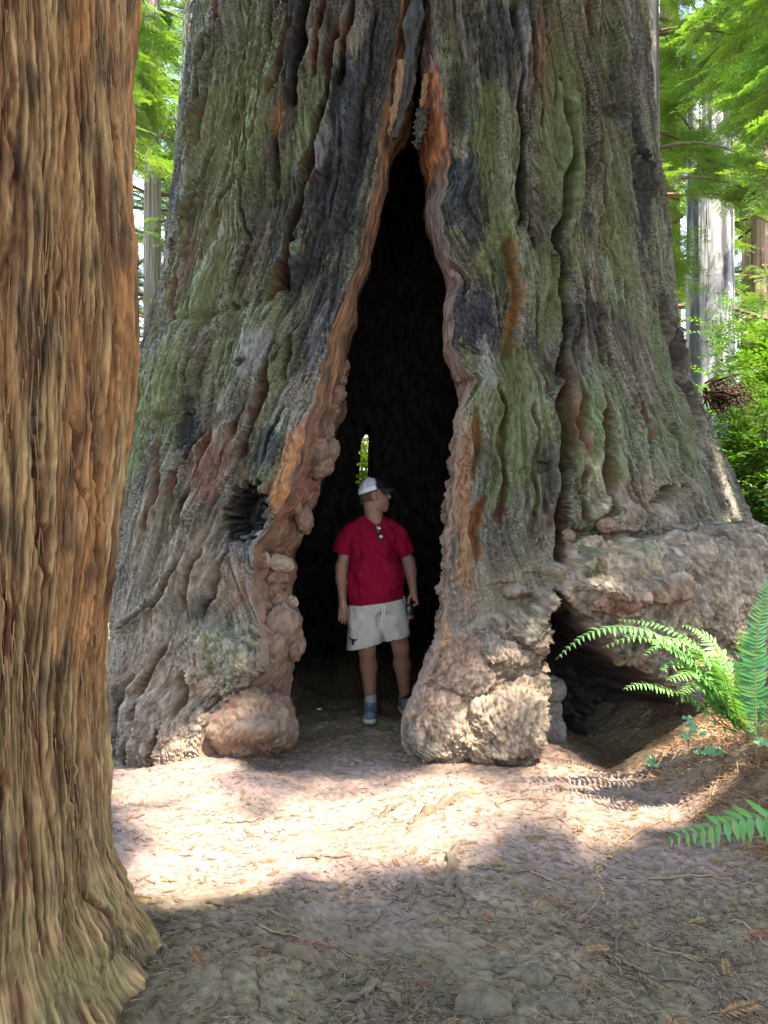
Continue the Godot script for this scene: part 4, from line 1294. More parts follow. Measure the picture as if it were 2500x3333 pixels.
# broad leaves on a twig, for the shrubs
func twig_mesh(seed_v: int, leaf := 0.035, count := 12) -> ArrayMesh:
	var rg := RandomNumberGenerator.new()
	rg.seed = seed_v
	var st := SurfaceTool.new()
	st.begin(Mesh.PRIMITIVE_TRIANGLES)
	leaf_card(st, Vector3.ZERO, Vector3(0, -0.02, 0.30), Vector3(0.003, 0, 0), Color(0.6, 0.4, 0.3))
	for k in count:
		var t := (k + 1.0) / count
		var s := -1.0 if k % 2 == 0 else 1.0
		var b := Vector3(0, -0.02 * t, 0.30 * t)
		var d := Vector3(s * 0.9, rg.randf_range(-0.3, 0.4), 0.5).normalized()
		leaf_card(st, b, b + d * leaf * rg.randf_range(1.2, 2.0), d.cross(Vector3(rg.randf_range(-0.3, 0.3), 1, 0)).normalized() * leaf * 0.42, Color(1, 1, 1) * rg.randf_range(0.75, 1.2))
	st.generate_normals()
	return st.commit()

func scatter(mesh: Mesh, frames: Array, tints: Array, called: String, m: Material, parent: Node) -> MultiMeshInstance3D:
	var mm := MultiMesh.new()
	mm.transform_format = MultiMesh.TRANSFORM_3D
	mm.use_colors = true
	mm.mesh = mesh
	mm.instance_count = frames.size()
	for i in frames.size():
		mm.set_instance_transform(i, frames[i])
		mm.set_instance_color(i, tints[i])
	var o := MultiMeshInstance3D.new()
	o.multimesh = mm
	o.material_override = m
	o.name = called if parent else numbered(called)
	if parent:
		o.set_meta("kind", "stuff")
		parent.add_child(o, true)
	else: add_child(o)
	return o

func facing(dir: Vector3, roll := 0.0, size := 1.0) -> Basis:
	var z := dir.normalized()
	var x := Vector3.UP.cross(z)
	if x.length() < 0.05: x = Vector3.RIGHT
	x = x.normalized()
	var b := Basis(x, z.cross(x).normalized(), z)
	return (b * Basis(Vector3(0, 0, 1), roll)).scaled(Vector3(size, size, size))

var limb_mesh: ArrayMesh
var boughs: Array = []

# a fluted stem
func stem_mesh(r0: float, r1: float, height: float, seed_v: float, a: Color, b: Color, rows := 60, n := 49, broken := 0.0) -> ArrayMesh:
	var pos := PackedVector3Array()
	var col := PackedColorArray()
	for j in rows + 1:
		var t := float(j) / rows
		for i in n:
			var th := TAU * (i % (n - 1)) / (n - 1)
			var u := sin(th) * 4.0 + seed_v
			var v := cos(th) * 4.0
			var h := t * height
			if broken > 0.0: h = t * (height - broken * clampf(0.5 + 0.9 * nz(u * 0.45, v * 0.45) + 0.5 * nz(u * 1.7, v * 1.7), 0, 1))
			var r := lerpf(r0, r1, t) * (1.0 + 0.35 * exp(-h * 1.1))
			r *= 1.0 + 0.10 * (sqrt(absf(fn.get_noise_3d(u, v, h * 0.12))) - 0.5) + 0.05 * (sqrt(absf(fn.get_noise_3d(u * 3.0, v * 3.0, h * 0.3))) - 0.5)
			pos.append(Vector3(sin(th) * r, h, cos(th) * r))
			var g := clampf(0.5 + (1.6 if broken > 0.0 else 0.8) * fn.get_noise_3d(u * (0.5 if broken > 0.0 else 1.1), v * (0.5 if broken > 0.0 else 1.1), h * 0.16) + 0.6 * fn.get_noise_3d(u * 6.0, v * 6.0, h * 1.2), 0, 1)
			col.append(a.lerp(b, g))
	return grid_mesh(pos, col, n, rows + 1)

# a conifer: stem, limbs that droop, and sprays along them.  reach: length of the limbs
func conifer(label: String, at: Vector3, height: float, r: float, low: float, limbs: int, reach: float, density: float, tint: Color, seed_v: int, group: String, bark_a: Color, bark_b: Color, top := 99.0, shading := false) -> Node3D:
	var rg := RandomNumberGenerator.new()
	rg.seed = seed_v
	var t := thing("redwood_tree", label, "tree", at, 0.0, group)
	put(stem_mesh(r, r * 0.55, height, float(seed_v), bark_a, bark_b), "trunk", M.wood, t)
	var frames := [[], [], []]
	var tints := [[], [], []]
	for k in limbs:
		var h := lerpf(low, minf(top, height), (k + rg.randf()) / limbs)
		var yaw := rg.randf() * TAU
		var len := reach * rg.randf_range(0.6, 1.15)
		var d := Vector3(sin(yaw), 0, cos(yaw))
		var rise := rg.randf_range(-0.15, 0.2)
		var b := Basis(d.cross(Vector3.UP) * -len, Vector3.UP * len, d * len)
		var limb := Transform3D(b, Vector3(0, h, 0))
		var used := 0
		var crosses := false
		if shading:                                           # limbs that would cross the sunny gap are not there
			for q in 12:
				var u := q / 11.0
				if shade_wanted(at + Vector3(0, h + len * (rise * u - 0.42 * u * u), 0) + d * len * u) < 0.2: crosses = true
		var m := int(len * density)
		for q in m:
			var u := rg.randf_range(0.12, 1.05)
			var p := Vector3(0, h + len * (rise * u - 0.42 * u * u), 0) + d * len * u
			var s := rg.randf_range(-1, 1)
			var side := d.rotated(Vector3.UP, s * 1.25)
			p += side * rg.randf_range(0.0, 0.75) * (1.0 - 0.4 * u) + Vector3(0, rg.randf_range(-0.22, 0.06), 0)
			var dir := (d * 0.7 + side * rg.randf_range(0.2, 1.0) + Vector3(0, rg.randf_range(-0.75, 0.05), 0)).normalized()
			if shading:
				var wide := dir.cross(Vector3.UP).normalized() * 0.26
				var dark := minf(minf(shade_wanted(p + at), shade_wanted(p + at + dir * 0.75)), minf(shade_wanted(p + at + dir * 0.25 + wide), shade_wanted(p + at + dir * 0.25 - wide)))
				if p.y < 7.0 or rg.randf() >= dark: continue
			used += 1
			var w := rg.randi() % 3
			frames[w].append(Transform3D(facing(dir, rg.randf_range(-0.5, 0.5), rg.randf_range(0.65, 1.25)), p))
			var young_growth := rg.randf()                    # some sprays are fresh and yellower
			tints[w].append((tint * rg.randf_range(0.65, 1.25)).lerp(Color(0.30, 0.32, 0.07), young_growth * young_growth * 0.5))
		if not crosses and (used > 0 or not shading):
			var o := put(limb_mesh, "limb", M.wood, t, limb)
			o.scale.y = len * (1.0 if rise > 0.0 else 1.25)
	for w in 3:
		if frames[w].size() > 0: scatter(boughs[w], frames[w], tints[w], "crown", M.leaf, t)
	return t

func shrub(label: String, at: Vector3, size: Vector3, count: int, tint: Color, seed_v: int, leaf: Mesh, category := "shrub", called := "shrub", group := "") -> Node3D:
	var rg := RandomNumberGenerator.new()
	rg.seed = seed_v
	var t := thing(called, label, category, at, 0.0, group)
	var frames := []
	var tints := []
	for k in 9:
		var tip := Vector3(rg.randf_range(-0.8, 0.8) * size.x, size.y * rg.randf_range(0.6, 1.0), rg.randf_range(-0.8, 0.8) * size.z)
		var pts := []
		for q in 7:
			var u := q / 6.0
			pts.append(Vector3(tip.x * u * u, tip.y * u, tip.z * u * u) + Vector3(rg.randf_range(-1, 1), 0, rg.randf_range(-1, 1)) * 0.05 * u)
		put(tube(pts, [0.018, 0.016, 0.014, 0.011, 0.008, 0.006, 0.003], 6, 0.0, Color(0.13, 0.085, 0.05)), "stem", M.wood, t)
		for q in count / 9:
			var u := rg.randf_range(0.25, 1.0)
			var p := Vector3(tip.x * u * u, tip.y * u, tip.z * u * u)
			var d := Vector3(rg.randf_range(-1, 1), rg.randf_range(-0.3, 0.4), rg.randf_range(-1, 1)).normalized()
			p += d * rg.randf_range(0.0, 0.4) * size.x
			frames.append(Transform3D(facing(d, rg.randf_range(-0.6, 0.6), rg.randf_range(0.7, 1.3)), p))
			tints.append(tint * rg.randf_range(0.6, 1.35))
	scatter(leaf, frames, tints, "foliage", M.leaf, t)
	return t

func make_forest() -> void:
	var lp := []
	var lr := []
	for k in 9:
		var u := k / 8.0
		lp.append(Vector3(0.02 * sin(u * 9.0), 0.10 * u - 0.42 * u * u, u))
		lr.append(0.016 * (1.0 - 0.85 * u))
	limb_mesh = tube(lp, lr, 6, 0.2, Color(0.16, 0.11, 0.07))
	for k in 3: boughs.append(bough_mesh(21 + k))
	var green := Color(0.22, 0.34, 0.115)  # whitened: the pale haze of the far forest is mixed into this colour
	var grey_a := Color(0.13, 0.11, 0.095)
	var grey_b := Color(0.36, 0.31, 0.27)
	var red_a := Color(0.14, 0.085, 0.06)
	var red_b := Color(0.38, 0.25, 0.19)
	var stand := "redwoods standing in the forest behind"
	# seen between the two trunks at the left
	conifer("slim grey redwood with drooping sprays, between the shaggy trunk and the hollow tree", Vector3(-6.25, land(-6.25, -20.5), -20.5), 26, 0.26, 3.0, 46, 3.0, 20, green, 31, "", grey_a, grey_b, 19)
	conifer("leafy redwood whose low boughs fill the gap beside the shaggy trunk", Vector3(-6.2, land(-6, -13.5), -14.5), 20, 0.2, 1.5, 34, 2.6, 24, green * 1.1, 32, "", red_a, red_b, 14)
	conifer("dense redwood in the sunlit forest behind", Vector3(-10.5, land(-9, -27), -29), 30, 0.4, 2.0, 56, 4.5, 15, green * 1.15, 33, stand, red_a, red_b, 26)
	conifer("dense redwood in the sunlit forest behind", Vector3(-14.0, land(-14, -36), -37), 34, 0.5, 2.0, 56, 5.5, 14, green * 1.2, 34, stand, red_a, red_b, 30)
	# right of the hollow tree
	conifer("grey redwood trunk with a knotty burl, close behind the hollow tree", Vector3(6.15, land(6.1, -18.5), -18.0), 28, 0.42, 6.0, 24, 3.0, 22, green, 41, "", grey_a, grey_b, 18)
	conifer("tall redwood with yellow-green boughs overhanging the snag", Vector3(10.4, land(10.4, -15.5), -15.5), 24, 0.3, 8.6, 40, 3.6, 24, green * 1.1, 42, "", red_a, red_b, 15)
	conifer("bright leafy redwood at the edge of the forest, its boughs beside the snag", Vector3(7.0, land(7.0, -11.0), -11.0), 18, 0.16, 3.6, 34, 1.7, 28, green * 1.15, 43, "", red_a, red_b, 10)
	conifer("pair of pinkish redwood trunks behind the snag", Vector3(15.4, land(15, -31), -31.0), 32, 0.42, 5.0, 36, 4.5, 12, green * 1.1, 44, "", red_a, red_b, 24)
	conifer("slim pinkish redwood far behind the snag", Vector3(17.2, land(17, -35), -35.5), 34, 0.5, 5.0, 36, 4.5, 12, green * 1.1, 45, "", red_a, red_b, 26)
	for p in [[9.5, -30, 46], [22.0, -42, 48], [13.0, -50, 49], [27.0, -50, 51], [-22.0, -50, 52], [0.5, -26, 54], [12.4, -33, 55], [8.6, -25, 56], [-8.4, -24, 57]]:
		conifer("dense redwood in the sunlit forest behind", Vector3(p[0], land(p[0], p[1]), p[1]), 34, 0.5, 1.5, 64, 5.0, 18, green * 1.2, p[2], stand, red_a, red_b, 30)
	# broken grey snag
	var sn := thing("dead_snag", "broken sun-bleached redwood snag with charred streaks and a jagged top", "dead tree", Vector3(9.45, land(9.4, -22) - 0.3, -22.0))
	put(stem_mesh(0.66, 0.60, 12.0, 3.4, Color(0.085, 0.086, 0.09), Color(0.40, 0.39, 0.375), 90, 81, 3.4), "trunk", M.wood, sn)
	put(tube([Vector3(-0.45, 8.0, 0.2), Vector3(-0.48, 10.0, 0.2), Vector3(-0.50, 11.6, 0.15)], [0.16, 0.13, 0.03], 9, 0.5, Color(0.5, 0.48, 0.45)), "splinter", M.wood, sn)
	put(tube([Vector3(0.15, 8.2, 0.3), Vector3(0.2, 9.6, 0.25), Vector3(0.22, 10.6, 0.2)], [0.12, 0.09, 0.02], 9, 0.5, Color(0.42, 0.40, 0.38)), "splinter", M.wood, sn)
	# shrubs
	var tw := twig_mesh(3)
	var tw2 := twig_mesh(4, 0.05, 8)
	shrub("small-leaved huckleberry bush growing out beside the hollow tree's right flank", Vector3(3.55, land(3.55, -7.2), -7.4), Vector3(0.7, 1.9, 0.5), 1100, Color(0.13, 0.24, 0.05), 61, tw)
	shrub("tall dark green bush under the snag", Vector3(5.2, land(5.2, -9.5), -9.6), Vector3(1.1, 1.7, 0.8), 1300, Color(0.14, 0.25, 0.05), 62, tw)
	shrub("bright yellow-green broadleaf bush behind the ferns", Vector3(4.7, land(4.7, -7.4), -8.3), Vector3(0.9, 1.2, 0.7), 1100, Color(0.17, 0.26, 0.035), 63, tw2)
	shrub("sunlit leafy bush behind the hollow tree, seen through its slit", Vector3(-0.4, land(-0.4, -11.5), -11.6), Vector3(1.3, 3.2, 0.7), 2600, Color(0.20, 0.26, 0.03), 64, tw2)
	shrub("leafy undergrowth bush low beneath the redwood boughs at the snag's foot", Vector3(8.0, land(8.0, -13.0), -13.0), Vector3(1.6, 2.2, 1.0), 1800, Color(0.10, 0.19, 0.035), 65, tw2)
	# tangle of dead rootlets on the flank
	var rg := RandomNumberGenerator.new()
	rg.seed = 77
	var tg := thing("root_tangle", "dark tangle of dead rootlets sticking out of the hollow tree's right flank", "root", Vector3(2.78, 2.52, -6.35))
	for k in 60:
		var a := Vector3(rg.randf_range(-0.1, 0.05), rg.randf_range(-0.08, 0.06), rg.randf_range(-0.1, 0.1))
		var d := Vector3(rg.randf_range(0.2, 1.0), rg.randf_range(-0.55, 0.25), rg.randf_range(-0.5, 0.5)) * 0.34
		var w := Vector3(rg.randf_range(-1, 1), rg.randf_range(-1, 1), rg.randf_range(-1, 1)) * 0.09
		put(tube([a, a + d * 0.4 + w, a + d * 0.8 - w * 0.5, a + d + Vector3(0, -0.08, 0)], [0.010, 0.007, 0.005, 0.002], 5, 0.0, Color(0.055, 0.032, 0.02)), "rootlet", M.wood, tg)

# ---------------------------------------------------------------- the trees overhead that shade the clearing
# shade wanted where a point's sun ray lands; unseen foliage is placed to cast it
func shade_wanted(p: Vector3) -> float:
	var g := p - SUN * (p.y / SUN.y)
	var x := g.x
	var z := g.z + 0.16 * nz(g.x * 1.6, 3.0) + 0.05 * nz(g.x * 7.0, 9.0)
	# near edge of the sunlit ground runs from lower left to upper right
	var near := -2.80 - 0.16 * (x + 0.9) - 0.30 * maxf(0.0, x - 0.1) - 0.35 * maxf(0.0, x - 1.1)
	if z > 2.5 or (x > 2.0 and z < -6.3): return 0.0
	if z > near: return 1.0
	if (x < -1.12 and z > -3.6) or (x < -1.5 and z > -4.9) or (x < -2.2 and z > -5.6): return 1.0
	if x < -4.6 or x > 4.2 or z < -9.2: return 0.0
	# inside the hollow
	if x > -1.0 and x < 0.25 and z < -4.35: return 1.0
	if z < -4.75 and z > -6.0: return 0.10 if x > 0.8 else 0.28
	var far := -5.7 if x < 0.4 else -6.0
	if z < far: return 0.9
	return 0.08 if nz(x * 1.1 + 4.0, z * 1.4) < 0.0 else 0.0

func make_canopy() -> void:
	var green := Color(0.085, 0.155, 0.035)
	var a := Color(0.14, 0.085, 0.06)
	var b := Color(0.36, 0.24, 0.17)
	var g := "redwoods overhanging the clearing"
	var i := 0
	for p in [[2.6, 5.0, 150, 5.6], [-2.6, 4.6, 130, 5.0], [6.4, 0.6, 150, 5.6], [0.4, 8.6, 110, 6.0], [6.6, -5.0, 150, 5.2], [5.6, 6.0, 120, 6.0], [-4.6, -1.2, 150, 6.0]]:
		conifer("redwood overhanging the clearing with drooping boughs", Vector3(p[0], 0, p[1]), 16, 0.30, 8.0, p[2], p[3], 34, green, 80 + i, g, a, b, 16, true)
		i += 1
# ---------------------------------------------------------------- soft bodies: tapered capsules and ellipsoids melted together
# ["c", a, b, ra, rb] a tapered capsule, ["e", centre, radii] an ellipsoid, ["x", a, b, ra, rb] a capsule cut away; planes [normal, d] keep what lies behind them
func soft(prims: Array, lo: Vector3, hi: Vector3, cell: float, k: float, planes: Array = [], tint := Color(1, 1, 1), wrinkle := 0.0) -> ArrayMesh:
	var nx := int((hi.x - lo.x) / cell) + 2
	var ny := int((hi.y - lo.y) / cell) + 2
	var nzz := int((hi.z - lo.z) / cell) + 2
	var f := PackedFloat32Array()
	f.resize(nx * ny * nzz)
	f.fill(10.0)
	for p in prims:
		var a: Vector3 = p[1]
		var b: Vector3 = p[2] if p[0] != "e" else p[1]
		var rr: Vector3 = p[2] if p[0] == "e" else Vector3.ONE * maxf(p[3], p[4])
		var mlo := ((Vector3(minf(a.x, b.x), minf(a.y, b.y), minf(a.z, b.z)) - rr - Vector3.ONE * (k + cell * 3.0)) - lo) / cell
		var mhi := ((Vector3(maxf(a.x, b.x), maxf(a.y, b.y), maxf(a.z, b.z)) + rr + Vector3.ONE * (k + cell * 3.0)) - lo) / cell
		var ab := b - a
		var l2 := maxf(1e-9, ab.length_squared())
		var round_one: bool = p[0] == "e"
		var cut: bool = p[0] == "x"
		var rm := minf(rr.x, minf(rr.y, rr.z))
		for z in range(clampi(int(mlo.z), 0, nzz), clampi(int(mhi.z) + 1, 0, nzz)):
			for y in range(clampi(int(mlo.y), 0, ny), clampi(int(mhi.y) + 1, 0, ny)):
				for x in range(clampi(int(mlo.x), 0, nx), clampi(int(mhi.x) + 1, 0, nx)):
					var q := lo + Vector3(x, y, z) * cell
					var d: float
					if round_one:
						var w := (q - a) / rr
						var wl := w.length()
						d = wl * (wl - 1.0) / maxf(1e-5, (w / rr).length())
						if wl < 0.05: d = -rm
					else:
						var t := clampf((q - a).dot(ab) / l2, 0, 1)
						d = (q - a - ab * t).length() - lerpf(p[3], p[4], t)
					var i := (z * ny + y) * nx + x
					var o := f[i]
					if cut:
						var h := maxf(k * 0.4 - absf(o + d), 0.0) / (k * 0.4)
						f[i] = maxf(o, -d) + h * h * k * 0.1
					else:
						var h := maxf(k - absf(o - d), 0.0) / k
						f[i] = minf(o, d) - h * h * k * 0.25
	if planes.size() > 0 or wrinkle > 0.0:
		for z in nzz:
			for y in ny:
				for x in nx:
					var i := (z * ny + y) * nx + x
					if f[i] > 0.2: continue
					var q := lo + Vector3(x, y, z) * cell
					if wrinkle > 0.0: f[i] += wrinkle * (fn.get_noise_3d(q.x * 7.0 + q.y * 3.0, q.y * 5.0, q.z * 7.0) + 0.6 * fn.get_noise_3d(q.x * 13.0, q.y * 9.0 + q.x * 8.0, q.z * 13.0))
					for pl in planes: f[i] = maxf(f[i], q.dot(pl[0]) - pl[1])
	var pos := PackedVector3Array()
	var nor := PackedVector3Array()
	var idx := PackedInt32Array()
	var at := PackedInt32Array()
	at.resize(nx * ny * nzz)
	at.fill(-1)
	var sx := 1
	var sy := nx
	var sz := nx * ny
	var offs := [0, sx, sy, sx + sy, sz, sz + sx, sz + sy, sz + sx + sy]
	var corner := [Vector3(0, 0, 0), Vector3(1, 0, 0), Vector3(0, 1, 0), Vector3(1, 1, 0), Vector3(0, 0, 1), Vector3(1, 0, 1), Vector3(0, 1, 1), Vector3(1, 1, 1)]
	var edges := [[0, 1], [2, 3], [4, 5], [6, 7], [0, 2], [1, 3], [4, 6], [5, 7], [0, 4], [1, 5], [2, 6], [3, 7]]
	for z in nzz - 1:
		for y in ny - 1:
			for x in nx - 1:
				var i := (z * ny + y) * nx + x
				var v := f[i]
				if absf(v) > cell * 2.5: continue
				var mask := 0
				for c in 8:
					if f[i + offs[c]] < 0.0: mask |= 1 << c
				if mask == 0 or mask == 255: continue
				var s := Vector3.ZERO
				var m := 0
				for e in edges:
					var fa := f[i + offs[e[0]]]
					var fb := f[i + offs[e[1]]]
					if (fa < 0.0) != (fb < 0.0):
						s += (corner[e[0]] as Vector3).lerp(corner[e[1]], fa / (fa - fb))
						m += 1
				at[i] = pos.size()
				pos.append(lo + (Vector3(x, y, z) + s / m) * cell)
				nor.append(Vector3(f[i + sx] - v + f[i + sx + sy + sz] - f[i + sy + sz], f[i + sy] - v + f[i + sx + sy + sz] - f[i + sx + sz], f[i + sz] - v + f[i + sx + sy + sz] - f[i + sx + sy]).normalized())
	for z in range(1, nzz - 1):
		for y in range(1, ny - 1):
			for x in range(1, nx - 1):
				var i := (z * ny + y) * nx + x
				if at[i] < 0 : continue
				var v := f[i] < 0.0
				for ax in 3:
					var step: int = [sx, sy, sz][ax]
					if (f[i + step] < 0.0) == v: continue
					var u: int = [sy, sz, sx][ax]
					var w: int = [sz, sx, sy][ax]
					var q0 := at[i]
					var q1 := at[i - u]
					var q2 := at[i - u - w]
					var q3 := at[i - w]
					if q0 < 0 or q1 < 0 or q2 < 0 or q3 < 0: continue
					if v: idx.append_array([q0, q2, q1, q0, q3, q2])
					else: idx.append_array([q0, q1, q2, q0, q2, q3])
	var colr := PackedColorArray()
	for p in pos: colr.append(tint * (1.0 + 0.10 * fn.get_noise_3dv(p * 30.0)))
	var arr := []
	arr.resize(Mesh.ARRAY_MAX)
	arr[Mesh.ARRAY_VERTEX] = pos
	arr[Mesh.ARRAY_NORMAL] = nor
	arr[Mesh.ARRAY_COLOR] = colr
	arr[Mesh.ARRAY_INDEX] = idx
	var me := ArrayMesh.new()
	me.add_surface_from_arrays(Mesh.PRIMITIVE_TRIANGLES, arr)
	return me

func join(parts: Array) -> ArrayMesh:
	var st := SurfaceTool.new()
	for p in parts: st.append_from(p[0], 0, p[1])
	return st.commit()

func make_man() -> void:
	var at := Vector3(-0.05, -0.012, -5.6)
	at.y = land(at.x, at.z) + 0.002
	var man := thing("person", "man in red t-shirt, pale shorts and cap standing inside the hollow, looking aside", "person", at)
	var skin := dyed(0.55, 0.4)
	skin.subsurf_scatter_enabled = true
	skin.subsurf_scatter_strength = 0.1
	var flesh := Color(0.235, 0.125, 0.087)
	# --- head, its own axes: +z is the way he looks, then turned to the right and a little up
	var head := Transform3D(Basis(Vector3.UP, 1.72) * Basis(Vector3.RIGHT, -0.16), Vector3(-0.022, 1.628, 0.0))
	var hp := [
		["e", Vector3(0, 0.028, -0.012), Vector3(0.077, 0.098, 0.097)],
		["e", Vector3(0, -0.038, 0.030), Vector3(0.062, 0.078, 0.066)],
		["c", Vector3(0, -0.098, 0.062), Vector3(0, -0.100, 0.066), 0.026, 0.024],
		["c", Vector3(-0.045, -0.075, 0.010), Vector3(-0.012, -0.102, 0.055), 0.026, 0.022],
		["c", Vector3(0.045, -0.075, 0.010), Vector3(0.012, -0.102, 0.055), 0.026, 0.022],
		["c", Vector3(0, 0.020, 0.090), Vector3(0, -0.022, 0.112), 0.008, 0.013],
		["e", Vector3(-0.012, -0.028, 0.100), Vector3(0.009, 0.008, 0.010)],
		["e", Vector3(0.012, -0.028, 0.100), Vector3(0.009, 0.008, 0.010)],
		["c", Vector3(-0.035, 0.030, 0.078), Vector3(0.035, 0.030, 0.078), 0.013, 0.013],
		["x", Vector3(-0.032, 0.010, 0.102), Vector3(-0.030, 0.010, 0.094), 0.013, 0.011],
		["x", Vector3(0.032, 0.010, 0.102), Vector3(0.030, 0.010, 0.094), 0.013, 0.011],
		["e", Vector3(-0.031, 0.010, 0.076), Vector3(0.013, 0.012, 0.012)],
		["e", Vector3(0.031, 0.010, 0.076), Vector3(0.013, 0.012, 0.012)],
		["c", Vector3(-0.020, -0.058, 0.088), Vector3(0.020, -0.058, 0.088), 0.007, 0.007],
		["c", Vector3(-0.018, -0.072, 0.085), Vector3(0.018, -0.072, 0.085), 0.008, 0.008],
		["x", Vector3(-0.02, -0.0648, 0.102), Vector3(0.02, -0.0648, 0.102), 0.005, 0.005],
		["e", Vector3(-0.079, -0.004, -0.010), Vector3(0.010, 0.031, 0.019)],
		["e", Vector3(0.079, -0.004, -0.010), Vector3(0.010, 0.031, 0.019)],
		["x", Vector3(-0.094, 0.0, -0.004), Vector3(-0.089, 0.0, -0.004), 0.009, 0.007],
		["x", Vector3(0.094, 0.0, -0.004), Vector3(0.089, 0.0, -0.004), 0.009, 0.007],
		["c", Vector3(0, -0.05, -0.03), Vector3(0, -0.18, -0.025), 0.060, 0.066]]
	var head_mesh := soft(hp, Vector3(-0.11, -0.24, -0.13), Vector3(0.11, 0.15, 0.14), 0.005, 0.018, [], flesh)
	# --- body
	var bp := [
		["e", Vector3(-0.035, 1.24, -0.01), Vector3(0.175, 0.20, 0.115)], ["e", Vector3(-0.015, 1.02, 0.03), Vector3(0.195, 0.19, 0.15)], ["e", Vector3(0.0, 0.88, 0), Vector3(0.17, 0.13, 0.13)],
		["c", Vector3(-0.03, 1.36, -0.02), Vector3(-0.022, 1.50, -0.01), 0.085, 0.062],
		["c", Vector3(-0.175, 1.365, -0.01), Vector3(0.105, 1.365, -0.02), 0.046, 0.046],
		["c", Vector3(-0.205, 1.355, -0.01), Vector3(-0.262, 1.10, -0.02), 0.046, 0.043], ["c", Vector3(-0.262, 1.10, -0.02), Vector3(-0.258, 1.02, 0.0), 0.046, 0.046], ["c", Vector3(-0.258, 1.02, 0.0), Vector3(-0.252, 0.862, 0.03), 0.046, 0.030],
		["c", Vector3(0.135, 1.355, -0.02), Vector3(0.232, 1.14, -0.05), 0.045, 0.043], ["c", Vector3(0.232, 1.14, -0.05), Vector3(0.243, 1.08, -0.03), 0.045, 0.045], ["c", Vector3(0.243, 1.08, -0.03), Vector3(0.262, 0.955, 0.01), 0.045, 0.030],
		["c", Vector3(-0.09, 0.86, 0), Vector3(-0.075, 0.50, 0.02), 0.105, 0.062], ["c", Vector3(-0.075, 0.50, 0.02), Vector3(-0.064, 0.37, -0.015), 0.058, 0.062], ["c", Vector3(-0.064, 0.37, -0.015), Vector3(-0.050, 0.09, -0.01), 0.060, 0.037], ["c", Vector3(-0.050, 0.09, -0.01), Vector3(-0.045, 0.045, 0.05), 0.036, 0.03],
		["c", Vector3(0.09, 0.86, -0.01), Vector3(0.175, 0.50, -0.05), 0.105, 0.062], ["c", Vector3(0.175, 0.50, -0.05), Vector3(0.185, 0.37, -0.10), 0.058, 0.062], ["c", Vector3(0.185, 0.37, -0.10), Vector3(0.212, 0.09, -0.13), 0.060, 0.037], ["c", Vector3(0.212, 0.09, -0.13), Vector3(0.205, 0.045, -0.07), 0.036, 0.03]]
	var body_mesh := soft(bp, Vector3(-0.36, 0.0, -0.26), Vector3(0.36, 1.56, 0.24), 0.012, 0.03, [], flesh)
	# --- hands: palm, four fingers of unequal length with a bend, thumb at the side
	var lh := [["c", Vector3(-0.252, 0.862, 0.03), Vector3(-0.248, 0.800, 0.038), 0.030, 0.030], ["c", Vector3(-0.262, 0.82, 0.035), Vector3(-0.268, 0.775, 0.045), 0.020, 0.018], ["c", Vector3(-0.238, 0.82, 0.035), Vector3(-0.226, 0.775, 0.045), 0.020, 0.018], ["c", Vector3(-0.248, 0.81, 0.036), Vector3(-0.246, 0.775, 0.044), 0.022, 0.02]]
	var fl := [0.072, 0.082, 0.076, 0.060]
	for q in 4:
		var bx := -0.222 - 0.017 * q
		var b := Vector3(bx, 0.775, 0.045)
		var k1 := b + Vector3(-0.002 * (q - 1), -fl[q] * 0.5, 0.010)
		var k2 := k1 + Vector3(-0.001 * (q - 1), -fl[q] * 0.32, -0.004)
		lh += [["c", b, k1, 0.0088, 0.0082], ["c", k1, k2, 0.0082, 0.0075], ["c", k2, k2 + Vector3(0, -fl[q] * 0.2, -0.008), 0.0075, 0.0066]]
	lh += [["c", Vector3(-0.232, 0.835, 0.045), Vector3(-0.212, 0.80, 0.065), 0.013, 0.0105], ["c", Vector3(-0.212, 0.80, 0.065), Vector3(-0.208, 0.768, 0.070), 0.010, 0.008]]
	var hand_l := soft(lh, Vector3(-0.31, 0.66, -0.03), Vector3(-0.18, 0.90, 0.10), 0.0035, 0.006, [], flesh)
	# the other hand closes on the neck of a bottle
	var rh := [["c", Vector3(0.262, 0.955, 0.01), Vector3(0.268, 0.905, 0.012), 0.030, 0.028], ["c", Vector3(0.268, 0.91, 0.0), Vector3(0.276, 0.872, -0.01), 0.024, 0.022], ["c", Vector3(0.268, 0.91, 0.024), Vector3(0.278, 0.872, 0.03), 0.022, 0.02]]
	for q in 4:
		var b := Vector3(0.288, 0.868 + 0.004 * sin(q * 1.2), 0.034 - 0.018 * q)
		var k1 := b + Vector3(0.006, -0.030, 0.006)
		var k2 := k1 + Vector3(-0.026, -0.014, 0.004)
		rh += [["c", Vector3(0.276, 0.89, 0.028 - 0.016 * q), b, 0.0105, 0.0092], ["c", b, k1, 0.009, 0.0082], ["c", k1, k2, 0.0082, 0.0072]]
	rh += [["c", Vector3(0.250, 0.905, 0.028), Vector3(0.232, 0.875, 0.042), 0.013, 0.0105], ["c", Vector3(0.232, 0.875, 0.042), Vector3(0.228, 0.845, 0.044), 0.010, 0.008]]
	var hand_r := soft(rh, Vector3(0.19, 0.79, -0.07), Vector3(0.34, 1.0, 0.10), 0.0035, 0.006, [], flesh)
	put(join([[body_mesh, Transform3D()], [head_mesh, head], [hand_l, Transform3D()], [hand_r, Transform3D()]]), "body", skin, man)
	# --- clothes
	var red := Color(0.18, 0.006, 0.022)
